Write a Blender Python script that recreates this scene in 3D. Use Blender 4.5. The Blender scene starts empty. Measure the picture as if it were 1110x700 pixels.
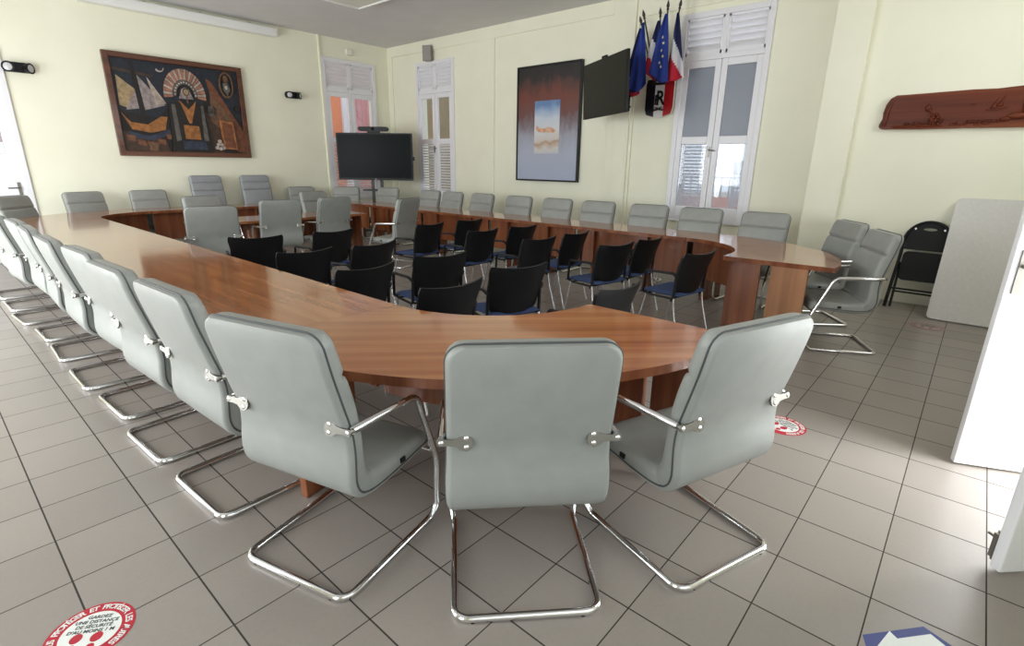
import bpy, bmesh, math, random
from math import sin, cos, pi, radians, sqrt, hypot, atan2
from mathutils import Vector, Matrix
random.seed(7)
C = bpy.context.scene.collection
SC = bpy.context.scene

# ------------------------------------------------------------------ camera
F_PX = 564.8176
YAW, PITCH, ROLL = radians(41.0698), radians(16.9505), radians(0.8066)
CAM_H = 1.56753

# room dimensions (metres)
XF, YP, ZC = 8.18, 11.10, 4.10      # flag wall, painting wall, ceiling
XC, XPIL = 7.88, 7.80               # carved-board wall, pilaster face
XL, YN = -2.2, -0.97                # unseen left wall, near wall
TZ = 0.76                           # conference table height

# ------------------------------------------------------------------ materials
MATS = {}
def mat(name, col, rough=0.5, metal=0.0, coat=0.0, spec=0.5, trans=0.0, emis=None, estr=0.0):
    m = bpy.data.materials.new(name); m.use_nodes = True
    b = m.node_tree.nodes['Principled BSDF']
    b.inputs['Base Color'].default_value = (*col, 1)
    b.inputs['Roughness'].default_value = rough
    b.inputs['Metallic'].default_value = metal
    b.inputs['Coat Weight'].default_value = coat
    b.inputs['Coat Roughness'].default_value = 0.06
    b.inputs['Specular IOR Level'].default_value = spec
    b.inputs['Transmission Weight'].default_value = trans
    if emis:
        b.inputs['Emission Color'].default_value = (*emis, 1)
        b.inputs['Emission Strength'].default_value = estr
    MATS[name] = m
    return m
def nodes(m): return m.node_tree.nodes, m.node_tree.links, m.node_tree.nodes['Principled BSDF']
def noisy(name, c1, c2, scale=8, rough=0.5, detail=4, stretch=(1, 1, 1), bump=0.0, bscale=None, metal=0.0, coat=0.0, spec=0.5):
    m = mat(name, c1, rough, metal, coat, spec)
    N, L, b = nodes(m)
    tc = N.new('ShaderNodeTexCoord'); mp = N.new('ShaderNodeMapping'); mp.inputs['Scale'].default_value = stretch
    nz = N.new('ShaderNodeTexNoise'); nz.inputs['Scale'].default_value = scale; nz.inputs['Detail'].default_value = detail
    mx = N.new('ShaderNodeMix'); mx.data_type = 'RGBA'
    mx.inputs['A'].default_value = (*c1, 1); mx.inputs['B'].default_value = (*c2, 1)
    rp = N.new('ShaderNodeMapRange'); rp.inputs['From Min'].default_value = 0.35; rp.inputs['From Max'].default_value = 0.65
    L.new(tc.outputs['Object'], mp.inputs['Vector']); L.new(mp.outputs['Vector'], nz.inputs['Vector'])
    L.new(nz.outputs['Fac'], rp.inputs['Value']); L.new(rp.outputs['Result'], mx.inputs['Factor'])
    L.new(mx.outputs['Result'], b.inputs['Base Color'])
    if bump:
        bn = N.new('ShaderNodeBump'); bn.inputs['Strength'].default_value = bump; bn.inputs['Distance'].default_value = 0.004
        n2 = N.new('ShaderNodeTexNoise'); n2.inputs['Scale'].default_value = bscale or scale * 6
        L.new(tc.outputs['Object'], n2.inputs['Vector']); L.new(n2.outputs['Fac'], bn.inputs['Height']); L.new(bn.outputs['Normal'], b.inputs['Normal'])
    return m
def wood(name, c1, c2, c3, rough=0.18, coat=0.35, along=0, sc=1.0):
    """planked veneer: fine streaks along the local axis 'along', with broad bands across it"""
    m = mat(name, c1, rough, 0, coat)
    N, L, b = nodes(m)
    tc = N.new('ShaderNodeTexCoord')
    st = [9.0 * sc, 9.0 * sc, 9.0 * sc]; st[along] = 0.32 * sc
    mp = N.new('ShaderNodeMapping'); mp.inputs['Scale'].default_value = st
    n1 = N.new('ShaderNodeTexNoise'); n1.inputs['Scale'].default_value = 1.0; n1.inputs['Detail'].default_value = 3; n1.inputs['Roughness'].default_value = 0.55
    st2 = [70.0, 70.0, 70.0]; st2[along] = 1.3
    mp2 = N.new('ShaderNodeMapping'); mp2.inputs['Scale'].default_value = st2
    n2 = N.new('ShaderNodeTexNoise'); n2.inputs['Scale'].default_value = 1.0; n2.inputs['Detail'].default_value = 4
    cr = N.new('ShaderNodeValToRGB')
    e = cr.color_ramp.elements
    e[0].position = 0.32; e[0].color = (*c1, 1); e[1].position = 0.66; e[1].color = (*c3, 1)
    x = e.new(0.5); x.color = (*c2, 1)
    mx = N.new('ShaderNodeMix'); mx.data_type = 'RGBA'; mx.blend_type = 'MULTIPLY'; mx.inputs['Factor'].default_value = 0.32
    rp = N.new('ShaderNodeMapRange'); rp.inputs['From Min'].default_value = 0.3; rp.inputs['From Max'].default_value = 0.7; rp.inputs['To Min'].default_value = 0.72; rp.inputs['To Max'].default_value = 1.1
    L.new(tc.outputs['Object'], mp.inputs['Vector']); L.new(mp.outputs['Vector'], n1.inputs['Vector'])
    L.new(tc.outputs['Object'], mp2.inputs['Vector']); L.new(mp2.outputs['Vector'], n2.inputs['Vector'])
    L.new(n1.outputs['Fac'], cr.inputs['Fac']); L.new(n2.outputs['Fac'], rp.inputs['Value'])
    L.new(cr.outputs['Color'], mx.inputs['A']); L.new(rp.outputs['Result'], mx.inputs['B'])
    L.new(mx.outputs['Result'], b.inputs['Base Color'])
    return m

def floor_material():
    m = mat('floor_tiles', (0.4, 0.37, 0.33), 0.32)
    N, L, b = nodes(m)
    tc = N.new('ShaderNodeTexCoord'); sp = N.new('ShaderNodeSeparateXYZ'); L.new(tc.outputs['Object'], sp.inputs['Vector'])
    def math_(op, a, bb=None):
        n = N.new('ShaderNodeMath'); n.operation = op
        for i, v in enumerate((a, bb)):
            if v is None: continue
            if isinstance(v, (int, float)): n.inputs[i].default_value = v
            else: L.new(v, n.inputs[i])
        return n.outputs[0]
    masks, cells = [], []
    for ax, off in (('X', 0.36437), ('Y', 0.0287)):
        t = math_('SUBTRACT', math_('MULTIPLY', sp.outputs[ax], 3.0), off)
        fr = math_('FRACT', t); cells.append(math_('FLOOR', t))
        d = math_('MINIMUM', fr, math_('SUBTRACT', 1.0, fr))
        masks.append(math_('LESS_THAN', d, 0.0095 if ax == 'X' else 0.0075))
    grout = math_('MAXIMUM', masks[0], masks[1])
    cv = N.new('ShaderNodeCombineXYZ'); L.new(cells[0], cv.inputs['X']); L.new(cells[1], cv.inputs['Y'])
    wn = N.new('ShaderNodeTexWhiteNoise'); L.new(cv.outputs['Vector'], wn.inputs['Vector'])
    nz = N.new('ShaderNodeTexNoise'); nz.inputs['Scale'].default_value = 55; nz.inputs['Detail'].default_value = 5; nz.inputs['Roughness'].default_value = 0.7
    L.new(tc.outputs['Object'], nz.inputs['Vector'])
    n3 = N.new('ShaderNodeTexNoise'); n3.inputs['Scale'].default_value = 2.2; n3.inputs['Detail'].default_value = 3
    L.new(tc.outputs['Object'], n3.inputs['Vector'])
    f = math_('ADD', math_('MULTIPLY', wn.outputs['Value'], 0.35), math_('ADD', math_('MULTIPLY', nz.outputs['Fac'], 0.5), math_('MULTIPLY', n3.outputs['Fac'], 0.35)))
    tile = N.new('ShaderNodeMix'); tile.data_type = 'RGBA'
    tile.inputs['A'].default_value = (0.228, 0.199, 0.175, 1); tile.inputs['B'].default_value = (0.332, 0.292, 0.258, 1)
    L.new(f, tile.inputs['Factor'])
    mx = N.new('ShaderNodeMix'); mx.data_type = 'RGBA'; mx.inputs['B'].default_value = (0.035, 0.028, 0.022, 1)
    L.new(grout, mx.inputs['Factor']); L.new(tile.outputs['Result'], mx.inputs['A']); L.new(mx.outputs['Result'], b.inputs['Base Color'])
    rr = N.new('ShaderNodeMapRange'); rr.inputs['To Min'].default_value = 0.27; rr.inputs['To Max'].default_value = 0.42
    L.new(nz.outputs['Fac'], rr.inputs['Value'])
    ro = N.new('ShaderNodeMix'); ro.data_type = 'FLOAT'; ro.inputs['B'].default_value = 0.9
    L.new(grout, ro.inputs['Factor']); L.new(rr.outputs['Result'], ro.inputs['A']); L.new(ro.outputs['Result'], b.inputs['Roughness'])
    bp = N.new('ShaderNodeBump'); bp.inputs['Strength'].default_value = 0.35; bp.inputs['Distance'].default_value = 0.003
    inv = math_('SUBTRACT', 1.0, grout); L.new(inv, bp.inputs['Height']); L.new(bp.outputs['Normal'], b.inputs['Normal'])
    return m

M_FLOOR = floor_material()
M_WALL = noisy('cream_wall_paint', (0.84, 0.825, 0.665), (0.87, 0.855, 0.70), 1.6, 0.62, bump=0.06, bscale=120)
M_CEIL = noisy('ceiling_paint', (0.66, 0.65, 0.65), (0.69, 0.68, 0.68), 2, 0.8)
M_TRIM = mat('white_joinery_paint', (0.80, 0.79, 0.82), 0.38)
M_WHITE = mat('white_plastic', (0.82, 0.82, 0.80), 0.4)
M_SOCKET = mat('warm_white_plastic', (0.78, 0.77, 0.68), 0.45)
M_LEATHER = noisy('light_grey_leather', (0.280, 0.291, 0.270), (0.303, 0.314, 0.292), 9, 0.42, bump=0.10, bscale=260)
M_LEATHER2 = noisy('grey_leather_executive', (0.275, 0.29, 0.305), (0.30, 0.315, 0.33), 9, 0.42, bump=0.10, bscale=260)
M_PIPE = mat('dark_grey_piping', (0.06, 0.065, 0.065), 0.6)
M_CHROME = mat('chrome', (0.80, 0.80, 0.80), 0.09, 1.0)
M_STEEL = mat('brushed_bracket_steel', (0.24, 0.23, 0.205), 0.42, 1.0)
M_SILVER = mat('silver_leg_paint', (0.62, 0.62, 0.63), 0.25, 0.9)
M_BLACK = mat('black_plastic', (0.006, 0.006, 0.007), 0.45, 0, 0, 0.28)
M_BLACKM = mat('black_metal', (0.010, 0.010, 0.011), 0.38, 0, 0, 0.35)
M_NAVY = noisy('navy_seat_fabric', (0.022, 0.042, 0.115), (0.032, 0.058, 0.15), 60, 0.9, bump=0.2, bscale=400)
M_TOP = wood('mahogany_table_top', (0.28, 0.092, 0.031), (0.385, 0.143, 0.050), (0.48, 0.207, 0.080), 0.13, 0.35, 0)
M_LEG = wood('mahogany_panel', (0.155, 0.045, 0.018), (0.22, 0.07, 0.028), (0.27, 0.095, 0.038), 0.25, 0.25, 2)
M_LEGL = wood('pale_end_panel', (0.30, 0.135, 0.062), (0.38, 0.18, 0.085), (0.45, 0.22, 0.11), 0.35, 0.1, 2)
M_CARVE = wood('carved_mahogany', (0.085, 0.015, 0.006), (0.14, 0.030, 0.010), (0.20, 0.052, 0.016), 0.38, 0.0, 1); MATS['carved_mahogany'].node_tree.nodes['Principled BSDF'].inputs['Specular IOR Level'].default_value = 0.25
M_FRAME = wood('painting_frame_wood', (0.07, 0.022, 0.010), (0.105, 0.034, 0.015), (0.14, 0.048, 0.02), 0.35, 0.2, 0)
M_SCREEN = mat('dark_screen_glass', (0.004, 0.006, 0.006), 0.28, 0, 0, 0.05)
M_TVS = mat('television_glass', (0.014, 0.015, 0.010), 0.3, 0, 0, 0.2)
M_RED = mat('sticker_red', (0.47, 0.018, 0.036), 0.5, 0, 0, 0.3)
M_STW = mat('sticker_white', (0.78, 0.80, 0.76), 0.4)
M_INK = mat('sticker_ink', (0.03, 0.03, 0.03), 0.5)
M_FOLDT = noisy('folding_table_plastic', (0.60, 0.58, 0.55), (0.64, 0.62, 0.59), 30, 0.5, bump=0.1, bscale=200)
M_DOOR = mat('white_door_paint', (0.86, 0.86, 0.87), 0.35)
M_SPK = mat('speaker_grey', (0.30, 0.27, 0.25), 0.55)
M_LENS = mat('lamp_lens', (0.5, 0.49, 0.5), 0.15, 0, 0, 0.6)
M_FBLUE = mat('flag_navy_cloth', (0.010, 0.016, 0.075), 0.8)
M_EBLUE = mat('flag_blue_cloth', (0.012, 0.035, 0.24), 0.8)
M_FWHITE = mat('flag_white_cloth', (0.70, 0.70, 0.74), 0.8)
M_FRED = mat('flag_red_cloth', (0.52, 0.012, 0.035), 0.8)
M_GOLD = mat('flag_star_yellow', (0.72, 0.62, 0.35), 0.7)
M_POLE = mat('dark_pole_wood', (0.03, 0.02, 0.018), 0.4)
M_SHRED = mat('shield_red', (0.42, 0.008, 0.012), 0.3)
M_SHBLK = mat('shield_navy', (0.008, 0.008, 0.012), 0.3)
M_SHWHT = mat('shield_white', (0.72, 0.70, 0.68), 0.35)
M_MATB = mat('tape_blue', (0.05, 0.065, 0.22), 0.55)
M_GREYHEAD = M_LEATHER

def glass(name, tint=(1, 1, 1), rough=0.0, haze=0.0, hazecol=(0.5, 0.5, 0.5)):
    """thin pane: mostly clear, a Fresnel sheen, and optionally a frosted coat"""
    m = bpy.data.materials.new(name); m.use_nodes = True
    N, L = m.node_tree.nodes, m.node_tree.links
    N.remove(N['Principled BSDF']); out = N['Material Output']
    tr = N.new('ShaderNodeBsdfTransparent'); tr.inputs['Color'].default_value = (*tint, 1)
    gl = N.new('ShaderNodeBsdfGlossy'); gl.inputs['Roughness'].default_value = 0.35 if haze > 0.6 else 0.03
    lw = N.new('ShaderNodeLayerWeight'); lw.inputs['Blend'].default_value = 0.5
    pw = N.new('ShaderNodeMath'); pw.operation = 'POWER'; pw.inputs[1].default_value = 4.0; L.new(lw.outputs['Facing'], pw.inputs[0])
    fr = N.new('ShaderNodeMath'); fr.operation = 'MULTIPLY_ADD'; fr.inputs[1].default_value = 0.6; fr.inputs[2].default_value = 0.03; L.new(pw.outputs[0], fr.inputs[0])
    m1 = N.new('ShaderNodeMixShader'); L.new(fr.outputs[0], m1.inputs[0])
    L.new(gl.outputs[0], m1.inputs[2])
    if haze:
        df = N.new('ShaderNodeBsdfDiffuse'); df.inputs['Color'].default_value = (*hazecol, 1)
        tl = N.new('ShaderNodeBsdfTranslucent'); tl.inputs['Color'].default_value = (*hazecol, 1)
        md = N.new('ShaderNodeMixShader'); md.inputs[0].default_value = 0.5
        L.new(df.outputs[0], md.inputs[1]); L.new(tl.outputs[0], md.inputs[2])
        mh = N.new('ShaderNodeMixShader'); mh.inputs[0].default_value = haze
        L.new(tr.outputs[0], mh.inputs[1]); L.new(md.outputs[0], mh.inputs[2]); L.new(mh.outputs[0], m1.inputs[1])
    else:
        L.new(tr.outputs[0], m1.inputs[1])
    L.new(m1.outputs[0], out.inputs['Surface'])
    return m
G_CLEAR = glass('clear_pane', (0.96, 0.97, 0.98))
G_FROST = glass('frosted_pane', (0.8, 0.82, 0.85), haze=0.95, hazecol=(0.40, 0.42, 0.47))
G_DUST = glass('dusty_pane', (0.9, 0.92, 0.95), haze=0.35, hazecol=(0.62, 0.63, 0.68))

# ------------------------------------------------------------------ mesh builder
class MB:
    def __init__(s): s.v, s.f, s.m, s.sm = [], [], [], []
    def add(s, vs, fs, mi=0, smooth=False, xf=None):
        o = len(s.v)
        s.v += [(xf @ Vector(p)) if xf is not None else Vector(p) for p in vs]
        for f in fs:
            s.f.append([o + i for i in f]); s.m.append(mi); s.sm.append(smooth)
        return s
    def box(s, a, b, mi=0, xf=None):
        x0, y0, z0 = [min(p, q) for p, q in zip(a, b)]; x1, y1, z1 = [max(p, q) for p, q in zip(a, b)]
        v = [(x0,y0,z0),(x1,y0,z0),(x1,y1,z0),(x0,y1,z0),(x0,y0,z1),(x1,y0,z1),(x1,y1,z1),(x0,y1,z1)]
        return s.add(v, [(3,2,1,0),(4,5,6,7),(0,1,5,4),(1,2,6,5),(2,3,7,6),(3,0,4,7)], mi, False, xf)
    def prism(s, poly, z0, z1, mi=0, xf=None, smooth=False, mside=None):
        n = len(poly)
        ar = sum(poly[i][0]*poly[(i+1)%n][1]-poly[(i+1)%n][0]*poly[i][1] for i in range(n))
        if ar < 0: poly = poly[::-1]
        v = [(x, y, z0) for x, y in poly] + [(x, y, z1) for x, y in poly]
        s.add(v, [list(range(n))[::-1], list(range(n, 2*n))], mi, False, xf)
        s.add(v, [(i, (i+1)%n, n+(i+1)%n, n+i) for i in range(n)], mi if mside is None else mside, smooth, xf)
        return s
    def tube(s, pts, r, seg=10, closed=False, mi=0, caps=True, xf=None):
        pts = [Vector(p) for p in pts]; n = len(pts)
        rs = r if isinstance(r, (list, tuple)) else [r]*n
        tg = []
        for i in range(n):
            a = pts[(i-1) % n] if (closed or i > 0) else pts[i]; b = pts[(i+1) % n] if (closed or i < n-1) else pts[i]
            tg.append((b-a).normalized())
        up = Vector((0,0,1)) if abs(tg[0].z) < 0.9 else Vector((1,0,0))
        u = (up - tg[0]*up.dot(tg[0])).normalized()
        vs = []
        for i in range(n):
            u = u - tg[i]*u.dot(tg[i])
            u = u.normalized() if u.length > 1e-6 else tg[i].orthogonal().normalized()
            w = tg[i].cross(u)
            for k in range(seg):
                a = 2*pi*k/seg
                vs.append(pts[i] + (u*cos(a) + w*sin(a))*rs[i])
        fs = []
        for i in range(n if closed else n-1):
            j = (i+1) % n
            for k in range(seg):
                l = (k+1) % seg
                fs.append((i*seg+k, i*seg+l, j*seg+l, j*seg+k))
        s.add(vs, fs, mi, True, xf)
        if caps and not closed:
            o = len(s.v) - len(vs)
            s.f += [[o+k for k in range(seg)][::-1], [o+(n-1)*seg+k for k in range(seg)]]; s.m += [mi, mi]; s.sm += [False, False]
        return s
    def lathe(s, prof, seg=24, mi=0, xf=None, smooth=True):
        vs = [(r*cos(2*pi*k/seg), r*sin(2*pi*k/seg), z) for r, z in prof for k in range(seg)]
        fs = [(i*seg+k, i*seg+(k+1)%seg, (i+1)*seg+(k+1)%seg, (i+1)*seg+k) for i in range(len(prof)-1) for k in range(seg)]
        s.add(vs, fs, mi, smooth, xf)
        o = len(s.v)-len(vs)
        if prof[0][0] > 1e-5: s.f.append([o+k for k in range(seg)][::-1]); s.m.append(mi); s.sm.append(False)
        if prof[-1][0] > 1e-5: s.f.append([o+(len(prof)-1)*seg+k for k in range(seg)]); s.m.append(mi); s.sm.append(False)
        return s
    def grid(s, rows, mi=0, closed=False, smooth=True, xf=None):
        n, w = len(rows), len(rows[0]); vs = [p for r in rows for p in r]; fs = []
        for i in range(n-1):
            for k in range(w if closed else w-1):
                l = (k+1) % w
                fs.append((i*w+k, i*w+l, (i+1)*w+l, (i+1)*w+k))
        return s.add(vs, fs, mi, smooth, xf)
    def build(s, name, mats, parent=None, loc=None, rotz=0.0, bevel=0.0, seg=2, solid=0.0, world=False, angle=40):
        if not isinstance(mats, (list, tuple)): mats = [mats]
        me = bpy.data.meshes.new(name)
        vs = s.v
        if world and parent is not None:
            inv = (Matrix.Translation(parent.location) @ Matrix.Rotation(parent.rotation_euler.z, 4, 'Z')).inverted()
            vs = [inv @ v for v in vs]
        elif world and loc is not None:
            inv = (Matrix.Translation(Vector(loc)) @ Matrix.Rotation(rotz, 4, 'Z')).inverted()
            vs = [inv @ v for v in vs]
        me.from_pydata([tuple(v) for v in vs], [], s.f)
        for m in mats: me.materials.append(m)
        for p, mi, sm in zip(me.polygons, s.m, s.sm): p.material_index = mi; p.use_smooth = sm
        me.validate(); me.update()
        if any(s.sm): me.set_sharp_from_angle(angle=radians(angle))
        o = bpy.data.objects.new(name, me); C.objects.link(o)
        if parent is not None: o.parent = parent
        if loc is not None and not (world and parent is not None): o.location = loc; o.rotation_euler.z = rotz
        if solid:
            md = o.modifiers.new('thickness', 'SOLIDIFY'); md.thickness = solid; md.offset = 0
        if bevel:
            md = o.modifiers.new('bevel', 'BEVEL'); md.width = bevel; md.segments = seg; md.limit_method = 'ANGLE'; md.angle_limit = radians(50)
        return o

def empty(name, loc, rz=0.0):
    o = bpy.data.objects.new(name, None); C.objects.link(o); o.location = loc; o.rotation_euler.z = rz; o.empty_display_size = 0.1
    return o
def tag(o, label, cat, group=None):
    o['label'] = label; o['category'] = cat
    if group: o['group'] = group
    return o
def struct(o): o['kind'] = 'structure'; return o
KIDS = {}
def copy_tree(o, parent=None):
    c = o.copy(); C.objects.link(c)
    if parent is not None: c.parent = parent; c.matrix_parent_inverse = o.matrix_parent_inverse.copy()
    for k in [x for x in list(SC.objects) if x.parent == o] if o.name not in KIDS else KIDS[o.name]:
        copy_tree(k, c)
    return c
def note_kids(o):
    KIDS[o.name] = list(o.children)
    for k in o.children: note_kids(k)
    return o
def dup(proto, loc, rz, label, cat, group, used=set()):
    if proto.name not in used: used.add(proto.name); o = proto
    else: o = copy_tree(proto)
    o.location = loc; o.rotation_euler.z = rz
    return tag(o, label, cat, group)
def fillet(pts, rad, n=5, closed=False):
    pts = [Vector(p) for p in pts]; out = []; N_ = len(pts)
    rads = rad if isinstance(rad, (list, tuple)) else [rad]*N_
    for i, p in enumerate(pts):
        if not closed and i in (0, N_-1): out.append(p); continue
        a, b = pts[(i-1) % N_], pts[(i+1) % N_]
        d1, d2 = (a-p), (b-p); l1, l2 = d1.length, d2.length; d1.normalize(); d2.normalize()
        ang = d1.angle(d2)
        if ang > pi-0.02 or rads[i] <= 0: out.append(p); continue
        t = min(rads[i]/math.tan(ang/2), l1*0.49, l2*0.49)
        r = t*math.tan(ang/2)
        bis = (d1+d2).normalized(); cen = p + bis*(r/sin(ang/2))
        s_, e_ = p+d1*t-cen, p+d2*t-cen
        for k in range(n+1):
            f_ = k/n; om = s_.angle(e_)
            out.append(cen + (s_*sin((1-f_)*om) + e_*sin(f_*om))/sin(om))
    return out
def rrect(x0, y0, x1, y1, r, n=5):
    out = []
    for cx, cy, a0 in ((x1-r, y0+r, -pi/2), (x1-r, y1-r, 0), (x0+r, y1-r, pi/2), (x0+r, y0+r, pi)):
        for k in range(n+1):
            a = a0 + k*pi/2/n; out.append((cx+r*cos(a), cy+r*sin(a)))
    return out
def text_geo(body, size, align='CENTER', extrude=0.0):
    cu = bpy.data.curves.new('lettering', 'FONT'); cu.body = body; cu.size = size; cu.align_x = align; cu.align_y = 'CENTER'; cu.extrude = extrude
    cu.resolution_u = 3; cu.offset = size*0.022
    o = bpy.data.objects.new('lettering', cu); C.objects.link(o)
    dg = bpy.context.evaluated_depsgraph_get(); dg.update()
    me = bpy.data.meshes.new_from_object(o.evaluated_get(dg))
    vs = [v.co.copy() for v in me.vertices]; fs = [list(p.vertices) for p in me.polygons]
    C.objects.unlink(o); bpy.data.objects.remove(o); bpy.data.meshes.remove(me); bpy.data.curves.remove(cu)
    return vs, fs

RX = Matrix.Rotation
TR = Matrix.Translation

# ================================================================== ROOM SHELL
def slab_wall(axis, pos, thick, u0, u1, z0, z1, openings):
    """wall in plane axis=pos, thickness goes outward (sign of thick); openings = [(ua, ub, za, zb)]"""
    mb = MB(); us = sorted({u0, u1, *[o[0] for o in openings], *[o[1] for o in openings]}); zs = sorted({z0, z1, *[o[2] for o in openings], *[o[3] for o in openings]})
    for i in range(len(us)-1):
        # merge vertically where possible
        run = None
        for j in range(len(zs)-1):
            cu, cz = (us[i]+us[i+1])/2, (zs[j]+zs[j+1])/2
            hole = any(o[0] < cu < o[1] and o[2] < cz < o[3] for o in openings)
            if not hole: run = [zs[j], zs[j+1]] if run is None else [run[0], zs[j+1]]
            if (hole or j == len(zs)-2) and run:
                if axis == 'X': mb.box((pos, us[i], run[0]), (pos+thick, us[i+1], run[1]))
                else: mb.box((us[i], pos, run[0]), (us[i+1], pos+thick, run[1]))
                run = None
    return mb

mb = MB(); mb.box((XL-0.3, YN-0.3, -0.12), (XF+0.4, YP+0.4, 0)); struct(mb.build('floor', M_FLOOR))
mb = MB(); mb.box((XL-0.3, YN-0.3, ZC), (XF+0.4, YP+0.4, ZC+0.15)); struct(mb.build('ceiling', M_CEIL))
W1 = (2.58, 3.80, 0.78, 3.66)     # flag wall, nearer window (Y range, Z range)
W2 = (8.87, 10.04, 0.78, 3.64)    # flag wall, far window
W3 = (6.48, 7.74, 0.78, 3.66)     # painting wall window (X range)
D1 = (0.36, 1.33, 0.0, 3.05)      # painting wall door at the left edge
OL = [(0.2, 1.6, 0.0, 2.9), (3.2, 4.6, 0.0, 2.9), (6.2, 7.6, 0.0, 2.9), (8.2, 9.6, 0.0, 2.9)]   # left wall french doors, outside the frame
ON = [(-1.6, 1.9, 0.9, 3.2), (3.22, 3.93, 0.0, 2.75), (5.3, 7.0, 2.2, 3.4)]                                    # near wall: added light opening behind the camera, doorway, added high light opening
struct(slab_wall('X', XF, 0.25, 1.30, YP+0.25, 0, ZC, [W1, W2]).build('wall_right', M_WALL))
mb = MB(); mb.box((XC, YN-0.25, 0), (XC+0.3, 1.36, ZC)); mb.box((XPIL, 1.35, 0), (XF+0.02, 1.745, ZC))
struct(mb.build('wall_right_near', M_WALL, bevel=0.008))
struct(slab_wall('Y', YP, 0.25, XL-0.25, XF+0.25, 0, ZC, [W3, D1]).build('wall_far', M_WALL))
struct(slab_wall('X', XL, -0.25, YN-0.25, YP+0.25, 0, ZC, OL).build('wall_left', M_WALL))
struct(slab_wall('Y', YN, -0.25, XL, XC+0.3, 0, ZC, ON).build('wall_near', M_WALL))
# raised plaster bands between the recessed wall panels of the flag wall
def trim(name, boxes, m=M_WALL, bev=0.004):
    mb = MB()
    for a, b in boxes: mb.box(a, b)
    return struct(mb.build(name, m, bevel=bev))
PR = 0.028
trim('trim_1', [((XF-PR, 10.93, 0), (XF, YP, ZC)), ((XF-PR, 5.02, 3.885), (XF, 10.93, ZC)),
                ((XF-PR, 7.66, 0), (XF, 8.17, 3.885))])
trim('trim_2', [((XF-PR, 4.55, 0), (XF, 5.02, ZC))])
trim('trim_3', [((XF-0.062, 4.60, 0), (XF-0.001, 4.86, ZC-0.001)), ((XF-PR, 1.74, 3.78), (XF, 4.55, ZC))])
trim('trim_4', [((6.405, YP-0.035, 0), (6.445, YP, ZC))])
trim('baseboard_far', [((1.45, YP-0.015, 0), (XF, YP, 0.09))], M_FLOOR)
trim('baseboard_right', [((XC-0.012, YN, 0), (XC, 1.34, 0.08))], M_WALL)

# ------------------------------------------------------------------ windows
def louvre_mb(x0, x1, z0, z1, n, y0=0.02, depth=0.05, tilt=0.6, th=0.012):
    mb = MB(); p = (z1-z0)/n
    for i in range(n):
        zc = z0+(i+0.5)*p; h = depth
        xf = TR((0, y0, zc)) @ RX(tilt, 4, 'X')
        mb.box((x0, -h/2, -th/2), (x1, h/2, th/2), 0, xf)
    return mb
def make_window(name, M, w, z0, z1, zl, zmid, lower, upper_glass, lower_glass, slat_n=5, casing=0.075):
    """M maps local (x across 0..w, y outward, z) to the wall; opening 0..w, z0..z1; zl = bottom of the louvred top light"""
    r = empty(name, (0, 0, 0)); struct(r)
    r.matrix_world = M
    c = casing
    mb = MB()   # casing on the room face + jambs
    mb.box((-c*0.5, -0.03, z0-0.03), (c*0.5, 0.06, z1+c*0.5)); mb.box((w-c*0.5, -0.03, z0-0.03), (w+c*0.5, 0.06, z1+c*0.5))
    mb.box((c*0.5, -0.03, z1-c*0.5), (w-c*0.5, 0.06, z1+c*0.5)); mb.box((-c*0.6, -0.045, z0-0.05), (w+c*0.6, 0.06, z0+0.02))
    mb.build('window_frame', M_TRIM, r, bevel=0.005)
    mb = MB(); mb.box((c*0.5, -0.012, zl-0.07), (w-c*0.5, 0.05, zl)); mb.box((w/2-0.028, -0.012, zl), (w/2+0.028, 0.05, z1-c*0.5))
    for a, b in ((c*0.5, w/2-0.028), (w/2+0.028, w-c*0.5)):
        mb.box((a, -0.008, zl), (a+0.03, 0.04, z1-c*0.5)); mb.box((b-0.03, -0.008, zl), (b, 0.04, z1-c*0.5))
        mb.box((a, -0.008, z1-c*0.5-0.035), (b, 0.04, z1-c*0.5)); mb.box((a, -0.008, zl), (b, 0.04, zl+0.05))
    mb.build('transom_frame', M_TRIM, r, bevel=0.004)
    for a, b in ((c*0.5+0.03, w/2-0.058), (w/2+0.058, w-c*0.5-0.03)):
        louvre_mb(a, b, zl+0.05, z1-c*0.5-0.035, slat_n, 0.02, 0.115, -0.72).build('louvre', M_TRIM, r)
    for k, (a, b) in enumerate(((c*0.5, w/2-0.004), (w/2+0.004, w-c*0.5))):
        s = 0.085
        mb = MB()
        mb.box((a, -0.02, z0+0.02), (a+s, 0.03, zl-0.075)); mb.box((b-s, -0.02, z0+0.02), (b, 0.03, zl-0.075))
        mb.box((a+s, -0.02, zl-0.17), (b-s, 0.03, zl-0.075)); mb.box((a+s, -0.02, z0+0.02), (b-s, 0.03, z0+0.19))
        mb.box((a+s, -0.02, zmid-0.055), (b-s, 0.03, zmid+0.055))
        sash = mb.build('sash', M_TRIM, r, bevel=0.006)
        mb = MB(); mb.box((a+s-0.006, 0.002, zmid+0.055), (b-s+0.006, 0.008, zl-0.17)); mb.build('pane', upper_glass, sash)
        if lower == 'glass':
            mb = MB(); mb.box((a+s-0.006, 0.002, z0+0.19), (b-s+0.006, 0.008, zmid-0.055)); mb.build('pane', lower_glass, sash)
        else:
            louvre_mb(a+s, b-s, z0+0.19, zmid-0.055, 17, 0.005, 0.045, -0.7, 0.007).build('louvre', M_TRIM, sash)
        if k == 1:
            mb = MB(); mb.box((a+0.02, -0.03, zmid-0.24), (a+0.055, -0.02, zmid-0.09)); mb.tube([(a+0.037, -0.03, zmid-0.14), (a+0.037, -0.055, zmid-0.14), (a-0.06, -0.058, zmid-0.15)], 0.009, 8)
            mb.build('handle', M_STEEL, sash)
    return r
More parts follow.
